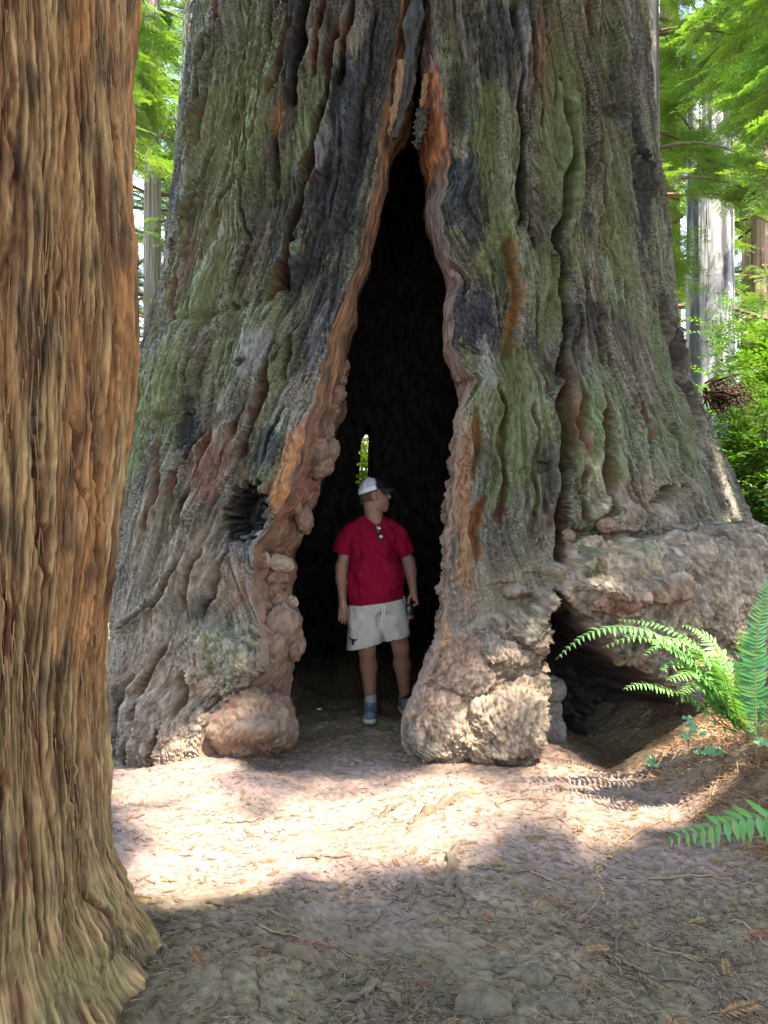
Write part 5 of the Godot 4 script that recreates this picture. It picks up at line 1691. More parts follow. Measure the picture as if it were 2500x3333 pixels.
	var shirt := soft([
		["e", Vector3(-0.035, 1.245, -0.01), Vector3(0.190, 0.215, 0.135)], ["e", Vector3(-0.012, 1.02, 0.035), Vector3(0.205, 0.235, 0.172)],
		["c", Vector3(-0.012, 0.94, 0.02), Vector3(-0.005, 0.80, 0.01), 0.160, 0.165], ["c", Vector3(-0.06, 0.94, 0.02), Vector3(-0.06, 0.80, 0.01), 0.150, 0.152], ["c", Vector3(0.05, 0.94, 0.02), Vector3(0.055, 0.80, 0.01), 0.145, 0.148],
		["c", Vector3(-0.155, 1.355, -0.01), Vector3(0.085, 1.355, -0.02), 0.080, 0.078], ["c", Vector3(-0.075, 1.43, -0.015), Vector3(-0.165, 1.375, -0.015), 0.060, 0.062], ["c", Vector3(0.03, 1.43, -0.015), Vector3(0.095, 1.375, -0.02), 0.060, 0.062]],
		Vector3(-0.37, 0.80, -0.26), Vector3(0.34, 1.54, 0.26), 0.010, 0.04, [[Vector3(0.13, -1, 0).normalized(), -0.845], [Vector3(-0.032, 1.0, 0.42).normalized(), 1.388]], red, 0.012)
	var sleeve_l := soft([["c", Vector3(-0.165, 1.36, -0.01), Vector3(-0.225, 1.31, -0.015), 0.080, 0.074], ["c", Vector3(-0.225, 1.31, -0.015), Vector3(-0.274, 1.14, -0.02), 0.074, 0.074]], Vector3(-0.38, 1.10, -0.12), Vector3(-0.06, 1.46, 0.10), 0.009, 0.03, [[Vector3(-0.22, -1, 0).normalized(), -1.12]], red, 0.010)
	var sleeve_r := soft([["c", Vector3(0.095, 1.36, -0.02), Vector3(0.155, 1.32, -0.03), 0.080, 0.072], ["c", Vector3(0.155, 1.32, -0.03), Vector3(0.243, 1.15, -0.05), 0.070, 0.070]], Vector3(0.0, 1.10, -0.14), Vector3(0.34, 1.46, 0.08), 0.009, 0.03, [[Vector3(0.45, -1, 0).normalized(), -0.995]], red, 0.010)
	shirt = join([[shirt, Transform3D()], [sleeve_l, Transform3D()], [sleeve_r, Transform3D()]])
	# sleeves end above the elbow
	put(shirt, "shirt", dyed(0.9, 0.2), man)
	var cream := Color(0.42, 0.41, 0.36)
	var shorts := soft([
		["e", Vector3(0.0, 0.86, 0.0), Vector3(0.205, 0.14, 0.165)], ["c", Vector3(-0.085, 0.80, 0.01), Vector3(-0.093, 0.46, 0.025), 0.128, 0.140], ["c", Vector3(0.095, 0.80, 0.0), Vector3(0.150, 0.52, -0.035), 0.120, 0.118]],
		Vector3(-0.27, 0.48, -0.24), Vector3(0.30, 0.98, 0.22), 0.011, 0.03, [[Vector3(0.22, -1, 0).normalized(), -0.536]], cream, 0.010)
	put(shorts, "shorts", dyed(0.9, 0.2), man)
	for q in 2:
		put(tube([Vector3(0.042 + 0.012 * q, 0.84, 0.178), Vector3(0.040 + 0.012 * q, 0.79, 0.180), Vector3(0.034 + 0.016 * q, 0.742 + 0.02 * q, 0.176)], [0.003, 0.003, 0.0035], 6), "drawstring", plain(Color(0.75, 0.74, 0.7)), man)
	# small dark lettering on the chest, too small to read
	for q in 6:
		var bx := BoxMesh.new()
		bx.size = Vector3(0.006, 0.006 + 0.003 * (q % 2), 0.002)
		put(bx, "chest_print", plain(Color(0.02, 0.008, 0.01)), man, Transform3D(Basis(), Vector3(0.060 + 0.009 * q, 1.346 - 0.001 * q, front_z(shirt, 0.060 + 0.009 * q, 1.346) + 0.0005)))
	# black bull's head printed on the hem
	var bull := [Vector2(-0.034, 0.034), Vector2(-0.030, 0.020), Vector2(-0.018, 0.014), Vector2(0.018, 0.014), Vector2(0.030, 0.020), Vector2(0.034, 0.034), Vector2(0.036, 0.016), Vector2(0.026, 0.004), Vector2(0.015, 0.001), Vector2(0.010, -0.012), Vector2(0.008, -0.030), Vector2(0.0, -0.034), Vector2(-0.008, -0.030), Vector2(-0.010, -0.012), Vector2(-0.015, 0.001), Vector2(-0.026, 0.004), Vector2(-0.036, 0.016)]
	var st := SurfaceTool.new()
	st.begin(Mesh.PRIMITIVE_TRIANGLES)
	var tri := Geometry2D.triangulate_polygon(PackedVector2Array(bull))
	for i in tri: st.add_vertex(Vector3(bull[i].x, bull[i].y, 0.0012))
	st.generate_normals()
	var mark := put(st.commit(), "bull_emblem", plain(Color(0.012, 0.012, 0.014), 0.7), man)
	mark.transform = Transform3D(Basis(Vector3.UP, -0.55) * Basis(Vector3(0, 0, 1), -0.1), Vector3(-0.172, 0.585, front_z(shorts, -0.172, 0.585) + 0.006))
	# --- cap: pale mesh crown behind, dark front panel and brim
	var cap_pos := PackedVector3Array()
	var cap_col := PackedColorArray()
	for j in 19:
		var v := PI * 0.5 * j / 18.0
		for i in 49:
			var u := TAU * (i % 48) / 48.0
			var d := Vector3(sin(u) * cos(v), sin(v), cos(u) * cos(v))
			cap_pos.append(Vector3(0, 0.045, -0.008) + d * Vector3(0.088, 0.092, 0.107) + Vector3(0, -0.018 * maxf(0.0, -cos(u)) * (1.0 - v), 0))
			var dark := cos(u) * cos(v) > 0.22
			var band := j < 4 or absf(absf(sin(u)) - 0.78) < 0.05 and cos(u) < 0.2
			cap_col.append(Color(0.015, 0.015, 0.018) if dark else (Color(0.62, 0.62, 0.64) if band else Color(0.40, 0.42, 0.46)))
	put(grid_mesh(cap_pos, cap_col, 49, 19), "cap", dyed(0.85, 0.2), man, head)
	var brim := PackedVector3Array()
	for j in 10:
		var t := j / 9.0
		for i in 25:
			var u := lerpf(-1.15, 1.15, i / 24.0)
			brim.append(Vector3(sin(u) * (0.086 + 0.004 * t), 0.046 - 0.018 * t - 0.022 * u * u * t, -0.008 + cos(u) * 0.104 + t * 0.070 * cos(u * 0.95)))
	var bm := plain(Color(0.015, 0.015, 0.018), 0.8)
	bm.cull_mode = BaseMaterial3D.CULL_DISABLED
	put(grid_mesh(brim, PackedColorArray(), 25, 10, true), "cap_brim", bm, man, head)
	# short hair below the cap, eyes
	put(soft([["e", Vector3(0, 0.026, -0.016), Vector3(0.080, 0.101, 0.099)]], Vector3(-0.10, -0.09, -0.13), Vector3(0.10, 0.14, 0.10), 0.007, 0.01, [[Vector3(0, -0.25, 1).normalized(), 0.012], [Vector3(0, -1, -0.3).normalized(), 0.075]], Color(0.075, 0.058, 0.042)), "hair", dyed(0.9, 0.2), man, head)
	for s in [-1.0, 1.0]:
		var eye := SphereMesh.new()
		eye.radius = 0.0085
		eye.height = 0.017
		put(eye, "eye", plain(Color(0.12, 0.09, 0.08), 0.2), man, head * Transform3D(Basis(), Vector3(0.031 * s, 0.010, 0.0815)))
	# --- socks and running shoes
	for s in 2:
		var root: Vector3 = [Vector3(-0.05, 0, -0.01), Vector3(0.212, 0, -0.13)][s]
		var turn: float = [-0.05, 0.25][s]
		var tr := Transform3D(Basis(Vector3.UP, turn), root)
		put(soft([["c", Vector3(0, 0.155, 0), Vector3(0, 0.06, 0.01), 0.043, 0.045]], Vector3(-0.07, 0.02, -0.07), Vector3(0.07, 0.22, 0.09), 0.008, 0.01, [[Vector3.UP, 0.165]], [Color(0.30, 0.32, 0.32), Color(0.03, 0.03, 0.03)][s]), "sock", dyed(0.95, 0.2), man, tr)
		var shoe := put(soft([["c", Vector3(0, 0.055, -0.055), Vector3(0, 0.050, 0.03), 0.040, 0.045], ["c", Vector3(0, 0.090, -0.03), Vector3(0, 0.085, 0.02), 0.046, 0.044], ["c", Vector3(0, 0.05, 0.03), Vector3(0.004, 0.042, 0.15), 0.046, 0.040], ["e", Vector3(0.004, 0.040, 0.165), Vector3(0.047, 0.034, 0.045)]], Vector3(-0.08, 0.0, -0.13), Vector3(0.08, 0.16, 0.24), 0.006, 0.02, [[Vector3.DOWN, -0.022], [Vector3(0, 1, 0.15).normalized(), 0.118]], Color(0.125, 0.165, 0.19)), "shoe", dyed(0.85, 0.3), man, tr)
		put(soft([["c", Vector3(0, 0.02, -0.065), Vector3(0, 0.02, 0.03), 0.043, 0.047], ["c", Vector3(0, 0.02, 0.03), Vector3(0.004, 0.022, 0.165), 0.047, 0.050]], Vector3(-0.08, -0.03, -0.14), Vector3(0.08, 0.09, 0.24), 0.006, 0.01, [[Vector3.UP, 0.034], [Vector3.DOWN, 0.0]], Color(0.48, 0.48, 0.44)), "sole", dyed(0.8, 0.3), shoe)
		for q in 4:
			put(tube([Vector3(-0.026, 0.088 - 0.010 * q, 0.050 + 0.024 * q), Vector3(0, 0.102 - 0.011 * q, 0.060 + 0.024 * q), Vector3(0.028, 0.086 - 0.010 * q, 0.050 + 0.024 * q)], [0.003, 0.0035, 0.003], 6), "lace", plain(Color(0.45, 0.46, 0.46)), shoe)
	# --- sunglasses hung at the neck of the shirt
	var gl := thing("sunglasses", "dark sunglasses hanging from the neck of the red t-shirt", "sunglasses", at + Vector3(0.022, 1.335, front_z(shirt, 0.022, 1.335) + 0.008), 0.1)
	gl.rotation.z = 0.16
	var lens := plain(Color(0.01, 0.012, 0.012), 0.05, 0.9)
	for s in 2:
		var m := SphereMesh.new()
		m.radius = 0.5
		m.height = 1.0
		put(m, "lens", lens, gl, Transform3D(Basis.from_scale(Vector3(0.040, 0.052, 0.012)), Vector3(0.004 * s, 0.052 - 0.062 * s, 0.002)))
	put(tube([Vector3(-0.014, 0.085, 0), Vector3(-0.012, 0.02, 0.004), Vector3(-0.006, -0.04, 0.002)], [0.003, 0.004, 0.003], 6), "frame", lens, gl)
	put(tube([Vector3(-0.012, 0.085, -0.004), Vector3(0.004, 0.086, -0.03), Vector3(0.010, 0.04, -0.036)], [0.0025, 0.0025, 0.0025], 6), "temple", lens, gl)
	# --- bottle in the hand
	var bt := thing("bottle", "dark water bottle with a purple base hanging from the man's hand by its cap", "bottle", at + Vector3(0.238, 0.725, 0.02))
	var prof := [[0.0, 0.0], [0.030, 0.0], [0.034, 0.006], [0.034, 0.030], [0.035, 0.032], [0.035, 0.085], [0.030, 0.100], [0.018, 0.112], [0.016, 0.118]]
	put(lathe(prof, Color(0.012, 0.025, 0.018), Color(0.16, 0.05, 0.11), 0.031), "bottle_body", dyed(0.15, 0.7), bt)
	put(lathe([[0.0, 0.118], [0.020, 0.118], [0.020, 0.136], [0.0, 0.137]], Color(0.012, 0.012, 0.012), Color(0.012, 0.012, 0.012), -1.0), "bottle_cap", dyed(0.5, 0.4), bt)
	put(tube([Vector3(-0.004, 0.132, 0), Vector3(0.002, 0.150, 0), Vector3(0.016, 0.152, 0), Vector3(0.018, 0.132, 0)], [0.005, 0.005, 0.005, 0.005], 6), "handle", plain(Color(0.012, 0.012, 0.012), 0.5), bt)

# how far forward a garment reaches at that spot
func front_z(me: ArrayMesh, x: float, y: float) -> float:
	var z := -1.0
	for v in me.surface_get_arrays(0)[Mesh.ARRAY_VERTEX]:
		if absf(v.x - x) < 0.012 and absf(v.y - y) < 0.012: z = maxf(z, v.z)
	return z

func lathe(prof: Array, a: Color, low: Color, split: float) -> ArrayMesh:
	var pos := PackedVector3Array()
	var col := PackedColorArray()
	for p in prof:
		for i in 33:
			var u := TAU * (i % 32) / 32.0
			pos.append(Vector3(sin(u) * p[0], p[1], cos(u) * p[0]))
			col.append(low if p[1] < split else a)
	return grid_mesh(pos, col, 33, prof.size())
# ---------------------------------------------------------------- ferns
var leaflet: ArrayMesh
var leaflet_dry: ArrayMesh

func leaflet_mesh(bend: float) -> ArrayMesh:
	# a lance-shaped leaflet one unit long along +x, folded at its midrib
	var st := SurfaceTool.new()
	st.begin(Mesh.PRIMITIVE_TRIANGLES)
	var w := [0.06, 0.11, 0.115, 0.09, 0.05, 0.0]
	var at := func_points(bend)
	for k in 5:
		var a: Vector3 = at[k]
		var b: Vector3 = at[k + 1]
		var wa: float = w[k]
		var wb: float = w[k + 1]
		for s in [-1.0, 1.0]:
			var oa := a + Vector3(0, 0.03 * wa / 0.1, s * wa)
			var ob := b + Vector3(0, 0.03 * wb / 0.1, s * wb)
			for p in ([a, oa, ob, a, ob, b] if s > 0.0 else [a, ob, oa, a, b, ob]): st.add_vertex(p)
	st.generate_normals()
	return st.commit()

func func_points(bend: float) -> Array:
	var out := []
	for k in 6:
		var t := k / 5.0
		out.append(Vector3(t * (1.0 - 0.3 * absf(bend) * t), -bend * t * t * 0.5, 0.10 * t * t))
	return out

# one frond: a stalk curve through points with leaflets in two ranks; each leaflet is a piece of its own
func frond(parent: Node, pts: Array, pairs: int, leaf: float, m: Material, stalk: Material, up: Vector3, bare := 0.18, me: ArrayMesh = null, ragged := 0.1, seed_v := 1) -> MeshInstance3D:
	var rg := RandomNumberGenerator.new()
	rg.seed = seed_v
	var c := Curve3D.new()
	c.bake_interval = 0.01
	for i in pts.size():
		var t: Vector3 = (pts[mini(i + 1, pts.size() - 1)] - pts[maxi(i - 1, 0)]) / 6.0
		c.add_point(pts[i], -t, t)
	var L := c.get_baked_length()
	var line := []
	var rad := []
	for k in 25:
		line.append(c.sample_baked(L * k / 24.0))
		rad.append(0.0032 * (1.0 - 0.8 * k / 24.0))
	var f := put(tube(line, rad, 6, 0.0, Color(1, 1, 1)), "frond", stalk, parent)
	for k in pairs:
		var t := lerpf(bare, 0.985, (k + 0.5) / pairs)
		var p := c.sample_baked(L * t)
		var d := (c.sample_baked(minf(L, L * t + 0.02)) - c.sample_baked(maxf(0.0, L * t - 0.02))).normalized()
		var side := d.cross(up).normalized()
		var nrm := side.cross(d).normalized()
		var u := (t - bare) / (1.0 - bare)
		var l := leaf * (0.35 + 0.65 * smooth(0.0, 0.22, u)) * (1.0 - pow(u, 2.6) * 0.86)
		for s in [-1.0, 1.0]:
			if rg.randf() < ragged * 0.3: continue
			var x: Vector3 = (side * s + d * (0.30 + 0.35 * u + rg.randf_range(-ragged, ragged)) + nrm * rg.randf_range(-0.25 - ragged, 0.05 + ragged)).normalized()
			var z := x.cross(nrm).normalized()
			var ll := l * rg.randf_range(0.88, 1.06)
			put(me if me else leaflet, "leaflet", m if rg.randf() < 0.7 else _other(m), f, Transform3D(Basis(x * ll, z.cross(x).normalized() * ll, z * ll * s), p))
	return f

# a slightly different green or brown for some leaflets
var others := {}
func _other(m: Material) -> Material:
	if not others.has(m):
		var o := m.duplicate() as StandardMaterial3D
		o.albedo_color = (m as StandardMaterial3D).albedo_color.lerp(Color(0.62, 0.62, 0.22), 0.16)
		others[m] = o
	return others[m]

func make_ferns() -> void:
	leaflet = leaflet_mesh(0.35)
	leaflet_dry = leaflet_mesh(1.2)
	var g1 := leafy(Color(0.35, 0.5, 0.12), 0.38)
	g1.vertex_color_use_as_albedo = false
	g1.albedo_color = Color(0.10, 0.25, 0.065).linear_to_srgb()
	var g2 := g1.duplicate()
	g2.albedo_color = Color(0.12, 0.27, 0.085).linear_to_srgb()
	var g3 := g1.duplicate()
	g3.albedo_color = Color(0.035, 0.115, 0.045).linear_to_srgb()
	var dead := leafy(Color(0.4, 0.25, 0.1), 0.8)
	dead.vertex_color_use_as_albedo = false
	dead.albedo_color = Color(0.30, 0.155, 0.055).linear_to_srgb()
	var pale := leafy(Color(0.3, 0.25, 0.15), 0.8)
	pale.vertex_color_use_as_albedo = false
	pale.albedo_color = Color(0.46, 0.35, 0.20).linear_to_srgb()
	var green_stalk := plain(Color(0.16, 0.13, 0.045))
	var brown_stalk := plain(Color(0.20, 0.10, 0.04))
	var up := Vector3(0, 1, 0.25)
	# the big fern leaning over the arch
	var root := Vector3(1.96, 0, -3.95)
	root.y = land(root.x, root.z)
	var fern := thing("sword_fern", "sword fern on the litter bank arching across the dark root arch", "fern", root)
	var k := 0
	for f in FRONDS:
		var pts := [Vector3.ZERO]
		for q in range(2, f.size(), 3): pts.append(Vector3(f[q], f[q + 1], f[q + 2]) - root)
		frond(fern, pts, int(f[0]), f[1] * 1.3, [g2, g1, g1, g2, g1, g2][k % 6], green_stalk, up, 0.20, null, 0.12, 10 + k)
		k += 1
	for q in 4:
		var a := Vector3(-0.05 - 0.06 * q, 0.10 + 0.12 * q, 0.08 - 0.03 * q)
		frond(fern, [Vector3.ZERO, a, a + Vector3(-0.12 - 0.03 * q, 0.04 - 0.1 * q, 0.05), a + Vector3(-0.20, -0.12, 0.08)], 12, 0.06, dead, brown_stalk, up, 0.4, leaflet_dry, 0.6, 30 + q)
	# upright dark fern at the frame's right
	var r2 := Vector3(1.83, 0, -3.72)
	r2.y = land(r2.x, r2.z)
	var f2 := thing("sword_fern", "dark green upright sword fern frond standing beside the root arch", "fern", r2)
	frond(f2, [Vector3.ZERO, Vector3(-0.02, 0.30, 0.02), Vector3(-0.03, 0.62, 0.05), Vector3(0.02, 0.98, 0.10)], 46, 0.105, g3, green_stalk, Vector3(0, 0.1, 1), 0.12, null, 0.1, 41)
	frond(f2, [Vector3.ZERO, Vector3(0.05, 0.25, 0.05), Vector3(0.14, 0.50, 0.12), Vector3(0.30, 0.70, 0.2)], 34, 0.09, g3, green_stalk, Vector3(0, 0.3, 1), 0.2, null, 0.1, 42)
	# one frond reaching in over the path
	var r3 := Vector3(2.02, 0, -2.95)
	r3.y = land(r3.x, r3.z)
	var f3 := thing("sword_fern", "bright green fern frond reaching low over the path", "fern", r3)
	frond(f3, [Vector3.ZERO, Vector3(-0.16, 0.22, 0.02), Vector3(-0.42, 0.30, 0.03), Vector3(-0.66, 0.29, 0.02), Vector3(-0.93, 0.20, 0.0)], 30, 0.17, g1, green_stalk, Vector3(0, 1, 0.35), 0.12, null, 0.16, 51)
	# ferns behind, right of the trunk
	var i := 0
	for p in [[3.75, -7.0, 0.95], [4.35, -7.3, 1.05], [4.1, -8.3, 1.0], [4.9, -8.4, 1.1], [3.45, -6.6, 0.75]]:
		var at := Vector3(p[0], land(p[0], p[1]), p[1])
		var t := thing("sword_fern", ["sunlit fern in the undergrowth right beside the trunk's flank", "large fern arching under the yellow-green bush", "fern half hidden behind the nearest undergrowth fern", "bushy fern furthest back in the undergrowth", "low fern at the foot of the hollow tree's right flank"][i], "fern", at, 0.0, "ferns in the undergrowth")
		for q in 9:
			var yaw := TAU * q / 9.0 + i
			var d: Vector3 = Vector3(sin(yaw), 0, cos(yaw)) * p[2]
			frond(t, [Vector3.ZERO, d * 0.22 + Vector3(0, 0.42, 0) * p[2], d * 0.55 + Vector3(0, 0.62, 0) * p[2], d * 0.95 + Vector3(0, 0.52, 0) * p[2]], 16, 0.13 * p[2], g2 if q % 2 else g1, green_stalk, Vector3.UP, 0.15, null, 0.08, 60 + i * 10 + q)
		i += 1
	var bf := thing("dead_fern", "rust brown dead fern frond against the trunk's right flank", "fern", Vector3(3.3, land(3.3, -6.2) + 0.25, -5.9))
	frond(bf, [Vector3.ZERO, Vector3(-0.15, 0.30, 0), Vector3(-0.42, 0.50, 0), Vector3(-0.72, 0.56, 0.02)], 26, 0.12, dead, brown_stalk, Vector3(0, 1, 0.4), 0.1, null, 0.12, 91)
	# wood sorrel
	var sorrel := leafy(Color(0.3, 0.45, 0.15), 0.5)
	sorrel.vertex_color_use_as_albedo = false
	sorrel.albedo_color = Color(0.125, 0.25, 0.115).linear_to_srgb()
	var heart := heart_mesh()
	i = 0
	for f in SORREL:
		var rt := Vector3(f[0], land(f[0], f[1]), f[1])
		var t := thing("wood_sorrel", ["small sorrel pair of clover leaves at the lip of the root arch", "largest clump of clover-leaved sorrel on the bank before the arch", "sorrel clump spreading over the bank litter below the dark fern", "sorrel sprig at the edge of the bank beside the path frond"][i], "plant", rt, 0.0, "wood sorrel on the bank")
		var rg := RandomNumberGenerator.new()
		rg.seed = 200 + i
		for q in int(f[2]):
			var tip := Vector3(rg.randf_range(-1, 1) * f[3], rg.randf_range(0.05, 0.05 + f[4]), rg.randf_range(-0.6, 0.8) * f[3])
			var lf := put(tube([Vector3(tip.x * 0.3, 0, tip.z * 0.3), tip * Vector3(0.8, 0.7, 0.8), tip], [0.0014, 0.0012, 0.001], 5, 0.0, Color(0.25, 0.16, 0.08)), "leaf", M.wood, t)
			var tilt := Basis(Vector3(1, 0, 0), rg.randf_range(0.2, 0.7)) * Basis(Vector3.UP, rg.randf() * TAU)
			for e in 3:
				put(heart, "leaflet", sorrel, lf, Transform3D((tilt * Basis(Vector3.UP, TAU * e / 3.0)).scaled(Vector3.ONE * rg.randf_range(0.028, 0.036)), tip))
		i += 1

func heart_mesh() -> ArrayMesh:
	var st := SurfaceTool.new()
	st.begin(Mesh.PRIMITIVE_TRIANGLES)
	var rim := [Vector3(0, 0, 0), Vector3(0.32, 0.05, 0.30), Vector3(0.55, 0.06, 0.72), Vector3(0.38, 0.03, 1.0), Vector3(0.15, 0, 1.02), Vector3(0, -0.03, 0.86)]
	for s in [-1.0, 1.0]:
		for k in range(1, 5):
			var a: Vector3 = rim[k] * Vector3(s, 1, 1)
			var b: Vector3 = rim[k + 1] * Vector3(s, 1, 1)
			for p in ([Vector3.ZERO, a, b] if s > 0.0 else [Vector3.ZERO, b, a]): st.add_vertex(p)
	st.generate_normals()
	return st.commit()

# ---------------------------------------------------------------- roots, stones, twigs and litter
func make_floor_things() -> void:
	var rg := RandomNumberGenerator.new()
	rg.seed = 300
	var i := 0
	var root_label := ["thick smooth root crossing the soil beside the shaggy trunk", "gnarled root bridging the path above a thin branch root", "thin root hanging down below the gnarled root", "stout upright root end at the edge of the sunlight", "long pale root lying in the sunlit dust before the hollow", "curved root stub beside the stout root end", "short root bump in the middle of the path", "little root ridge near the middle of the path", "thin root beside the foot of the shaggy trunk", "low root along the edge of the sunlight by the shaggy trunk", "small root fork beside the gnarled root", "short root hump in the sunlit dust below the hollow", "low winding root in the sunlit dust by the shaggy trunk", "thin root by the stout root end, half buried", "thin winding root behind the thick smooth root"]
	for f in ROOTS:
		var pts := []
		var rad := []
		var c := Curve3D.new()
		c.bake_interval = 0.012
		var m: int = (f.size() - 1) / 2
		for q in m:
			var p := Vector3(f[1 + q * 2], 0, f[2 + q * 2])
			c.add_point(p)
		var L := c.get_baked_length()
		var steps := 26
		for q in steps + 1:
			var u := float(q) / steps
			var p := c.sample_baked(L * u)
			p += Vector3(0.02 * nz(u * 4.0 + i, 1.0), 0, 0.02 * nz(u * 4.0, 4.0 + i)) * 0.6
			p.y = fine_land(p.x, p.z) + f[0] * (0.25 + 0.45 * nz(u * 3.0, i * 3.0)) - f[0] * 1.1 * pow(absf(u * 2.0 - 1.0), 3.0)
			pts.append(p)
			rad.append(f[0] * (0.75 + 0.35 * sin(PI * u) + 0.2 * nz(u * 9.0, i)))
		var o := put(tube(pts, rad, 12, 0.45, Color(0.155, 0.115, 0.075)), "exposed_root", M.wood)
		tag(o, root_label[i], "root", "roots showing in the path")
		i += 1
	i = 0
	var stone_label := ["largest half-buried stone in the path", "smaller flat stone beside the largest one", "low stone below the smaller flat stone", "bluish stone top beside the largest stone", "little reddish stone at the foot of the right burl", "pebble in the sunlit dust", "flat pebble in the shaded needle litter"]
	for f in STONES:
		var o := put(lump(Vector3(f[2], f[3], f[4]), 30.0 + i, 0.16, 30 if f[2] > 0.04 else 12, Color(0.165, 0.130, 0.082), Color(0.105, 0.090, 0.066), 1.1), "stone", M.stone)
		o.position = Vector3(f[0], land(f[0], f[1]) - f[3] * 0.25, f[1])
		o.rotation.y = i * 1.3
		tag(o, stone_label[i], "stone", "stones in the path")
		i += 1
	# twigs
	for f in TWIGS:
		var pts := []
		var rad := []
		var m: int = (f.size() - 1) / 2
		for q in (m - 1) * 6 + 1:
			var a := mini(q / 6, m - 2)
			var u := (q - a * 6) / 6.0
			var x := lerpf(f[1 + a * 2], f[3 + a * 2], u) + 0.006 * nz(q * 0.7, f[1] * 9.0)
			var z := lerpf(f[2 + a * 2], f[4 + a * 2], u) + 0.006 * nz(q * 0.7 + 40.0, f[1] * 9.0)
			pts.append(Vector3(x, fine_land(x, z) + f[0] * 0.7 + 0.004 * absf(nz(q * 0.5, f[1])), z))
			rad.append(f[0] * (1.0 - 0.5 * q / ((m - 1) * 6.0)))
		var o := put(tube(pts, rad, 6, 0.3, [Color(0.17, 0.12, 0.08), Color(0.26, 0.18, 0.11), Color(0.12, 0.09, 0.065)][int(absf(f[1] * 100.0)) % 3]), "fallen_twig", M.wood)
		tag(o, "thin bare twig lying on the needle litter", "twig", "twigs on the ground")
	# fallen sprays of needles
	var sp := spray_mesh(22, 1.0, 0.20, 0.022, 0.04, 5)
	i = 0
	for f in SPRAYS:
		var o := put(sp, "fallen_spray", M.dry)
		o.transform = Transform3D((Basis(Vector3.UP, PI * 0.5 + f[2]) * Basis(Vector3(0, 0, 1), rg.randf_range(-0.2, 0.2))).scaled(Vector3.ONE * f[3]), Vector3(f[0], fine_land(f[0], f[1]) + 0.006, f[1]))
		var dm := M.dry.duplicate() as StandardMaterial3D
		dm.albedo_color = ([Color(0.34, 0.19, 0.08), Color(0.25, 0.17, 0.10), Color(0.40, 0.27, 0.13), Color(0.30, 0.12, 0.06)][i % 4] as Color).linear_to_srgb()
		o.material_override = dm
		tag(o, ["rusty brown redwood spray fallen on the ground", "dull brown redwood spray fallen on the ground", "tan redwood spray fallen on the ground", "reddish redwood spray fallen on the ground"][i % 4], "leaf", ["rusty fallen sprays", "dull fallen sprays", "tan fallen sprays", "reddish fallen sprays"][i % 4])
		i += 1
	# dry fern frond lying on the path
	var pale := leafy(Color(0.3, 0.25, 0.15), 0.8)
	pale.vertex_color_use_as_albedo = false
	pale.albedo_color = Color(0.42, 0.31, 0.17).linear_to_srgb()
	var dfr := thing("dry_fern", "curled straw-coloured dry fern frond lying on the path", "fern", Vector3(DRY_FROND[4], 0, DRY_FROND[5]))
	var pts := []
	for q in range(0, DRY_FROND.size(), 2):
		pts.append(Vector3(DRY_FROND[q], fine_land(DRY_FROND[q], DRY_FROND[q + 1]) + 0.010, DRY_FROND[q + 1]) - dfr.position)
	frond(dfr, pts, 34, 0.045, pale, plain(Color(0.36, 0.20, 0.08)), Vector3.UP, 0.36, leaflet_dry, 0.7, 7)
	var glint := put(lump(Vector3(0.022, 0.006, 0.012), 90.0, 0.5, 8, Color(0.85, 0.85, 0.85), Color(0.7, 0.7, 0.7), 2.0), "light_glint", M.wood)  # small white lump added in place of a spot of leaked light
	glint.position = Vector3(-0.50, land(-0.50, -5.85) + 0.012, -5.85)
	tag(glint, "tiny white scrap of light built as a lump on the dark floor of the hollow", "glint")
	# needle litter
	var needle := tube([Vector3(0, 0, -0.5), Vector3(0, 0.03, 0), Vector3(0, 0, 0.5)], [0.03, 0.045, 0.02], 4)
	var frames := []
	var tints := []
	for k in 60000:
		var z := -1.7 - 3.7 * pow(rg.randf(), 1.25)
		var x := rg.randf_range(-0.62, 0.62) * (-z) + 0.1
		var wanted := 0.42 + 0.5 * smooth(-0.4, 1.0, x + 0.5 * nz(x * 1.5, z * 1.5)) + 0.5 * nz(x * 2.0, z * 2.0)
		if z < -3.1 and x < 1.5: wanted *= 0.35
		if rg.randf() > wanted: continue
		var l := rg.randf_range(0.012, 0.05)
		var b := Basis(Vector3.UP, rg.randf() * TAU) * Basis(Vector3(1, 0, 0), rg.randfn(0.0, 0.12))
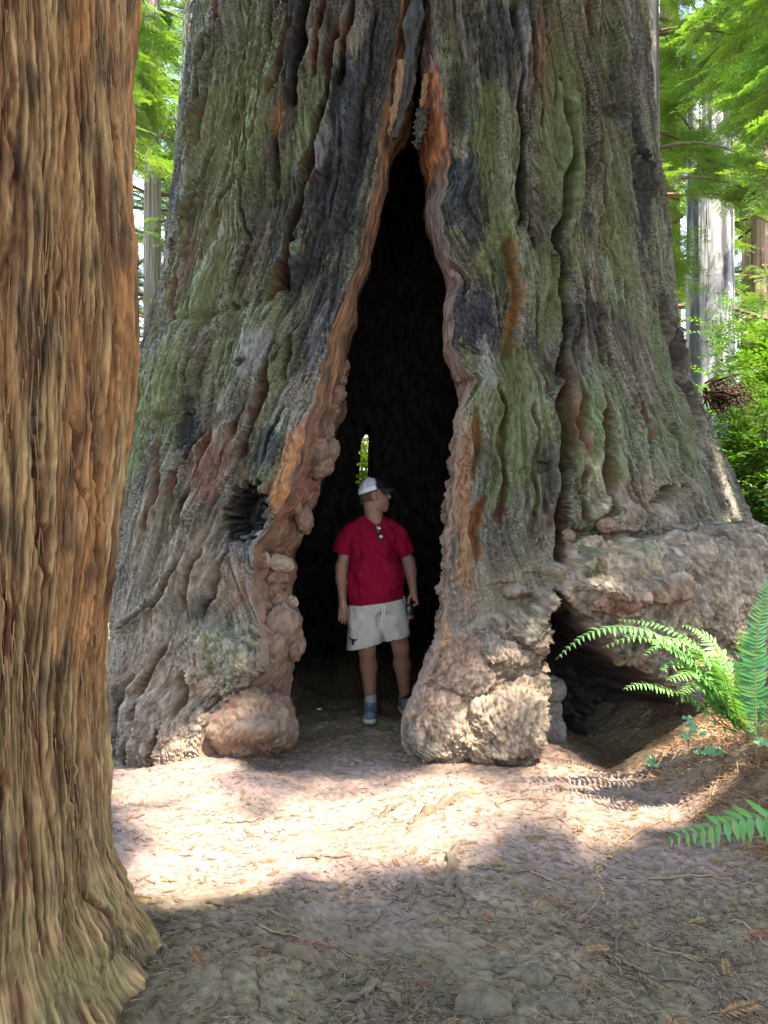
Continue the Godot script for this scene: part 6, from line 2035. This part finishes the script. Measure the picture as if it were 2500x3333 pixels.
		frames.append(Transform3D(b * Basis.from_scale(Vector3(rg.randf_range(0.022, 0.045), 0.035, l)), Vector3(x, fine_land(x, z) + 0.002, z)))
		tints.append(Color(0.055, 0.038, 0.026).lerp(Color(0.36, 0.26, 0.165), rg.randf()))
	var lit := scatter(needle, frames, tints, "needle_litter", M.litter, null)
	tag(lit, "brown needle and twig litter strewn over the path", "litter", "", "stuff")
	frames = []
	tints = []
	for k in 2600:
		var z := -1.8 - 3.4 * pow(rg.randf(), 1.2)
		var x := rg.randf_range(-0.6, 0.62) * (-z) + 0.1
		if rg.randf() > 0.35 + 0.6 * smooth(-0.3, 1.2, x): continue
		var b := Basis(Vector3.UP, rg.randf() * TAU) * Basis(Vector3(0, 0, 1), rg.randfn(0.0, 0.25))
		frames.append(Transform3D(b.scaled(Vector3.ONE * rg.randf_range(0.03, 0.085)), Vector3(x, fine_land(x, z) + 0.004, z)))
		tints.append(Color(0.17, 0.11, 0.06).lerp(Color(0.36, 0.22, 0.10), rg.randf()))
	var lit2 := scatter(sp, frames, tints, "spray_litter", M.dry, null)
	tag(lit2, "small broken redwood sprays strewn through the needle litter", "litter", "", "stuff")
	# loose rusty litter piled on the bank under the ferns
	frames = []
	tints = []
	for k in 5200:
		var x := rg.randf_range(1.45, 2.75)
		var z := rg.randf_range(-4.5, -3.0)
		if rg.randf() > smooth(1.4, 1.9, x + 0.25 * nz(x * 3.0, z * 3.0)): continue
		var d := Vector3(rg.randf_range(-1, 1), rg.randf_range(-0.4, 0.5), rg.randf_range(-1, 1))
		frames.append(Transform3D(facing(d, 0.0, 1.0) * Basis.from_scale(Vector3(0.05, 0.05, rg.randf_range(0.03, 0.12))), Vector3(x, land(x, z) + rg.randf_range(0.0, 0.035), z)))
		tints.append(Color(0.16, 0.075, 0.04).lerp(Color(0.42, 0.26, 0.14), rg.randf()))
	var lit3 := scatter(needle, frames, tints, "bank_litter", M.litter, null)
	tag(lit3, "rusty brown fern and needle litter heaped on the bank under the ferns", "litter", "", "stuff")
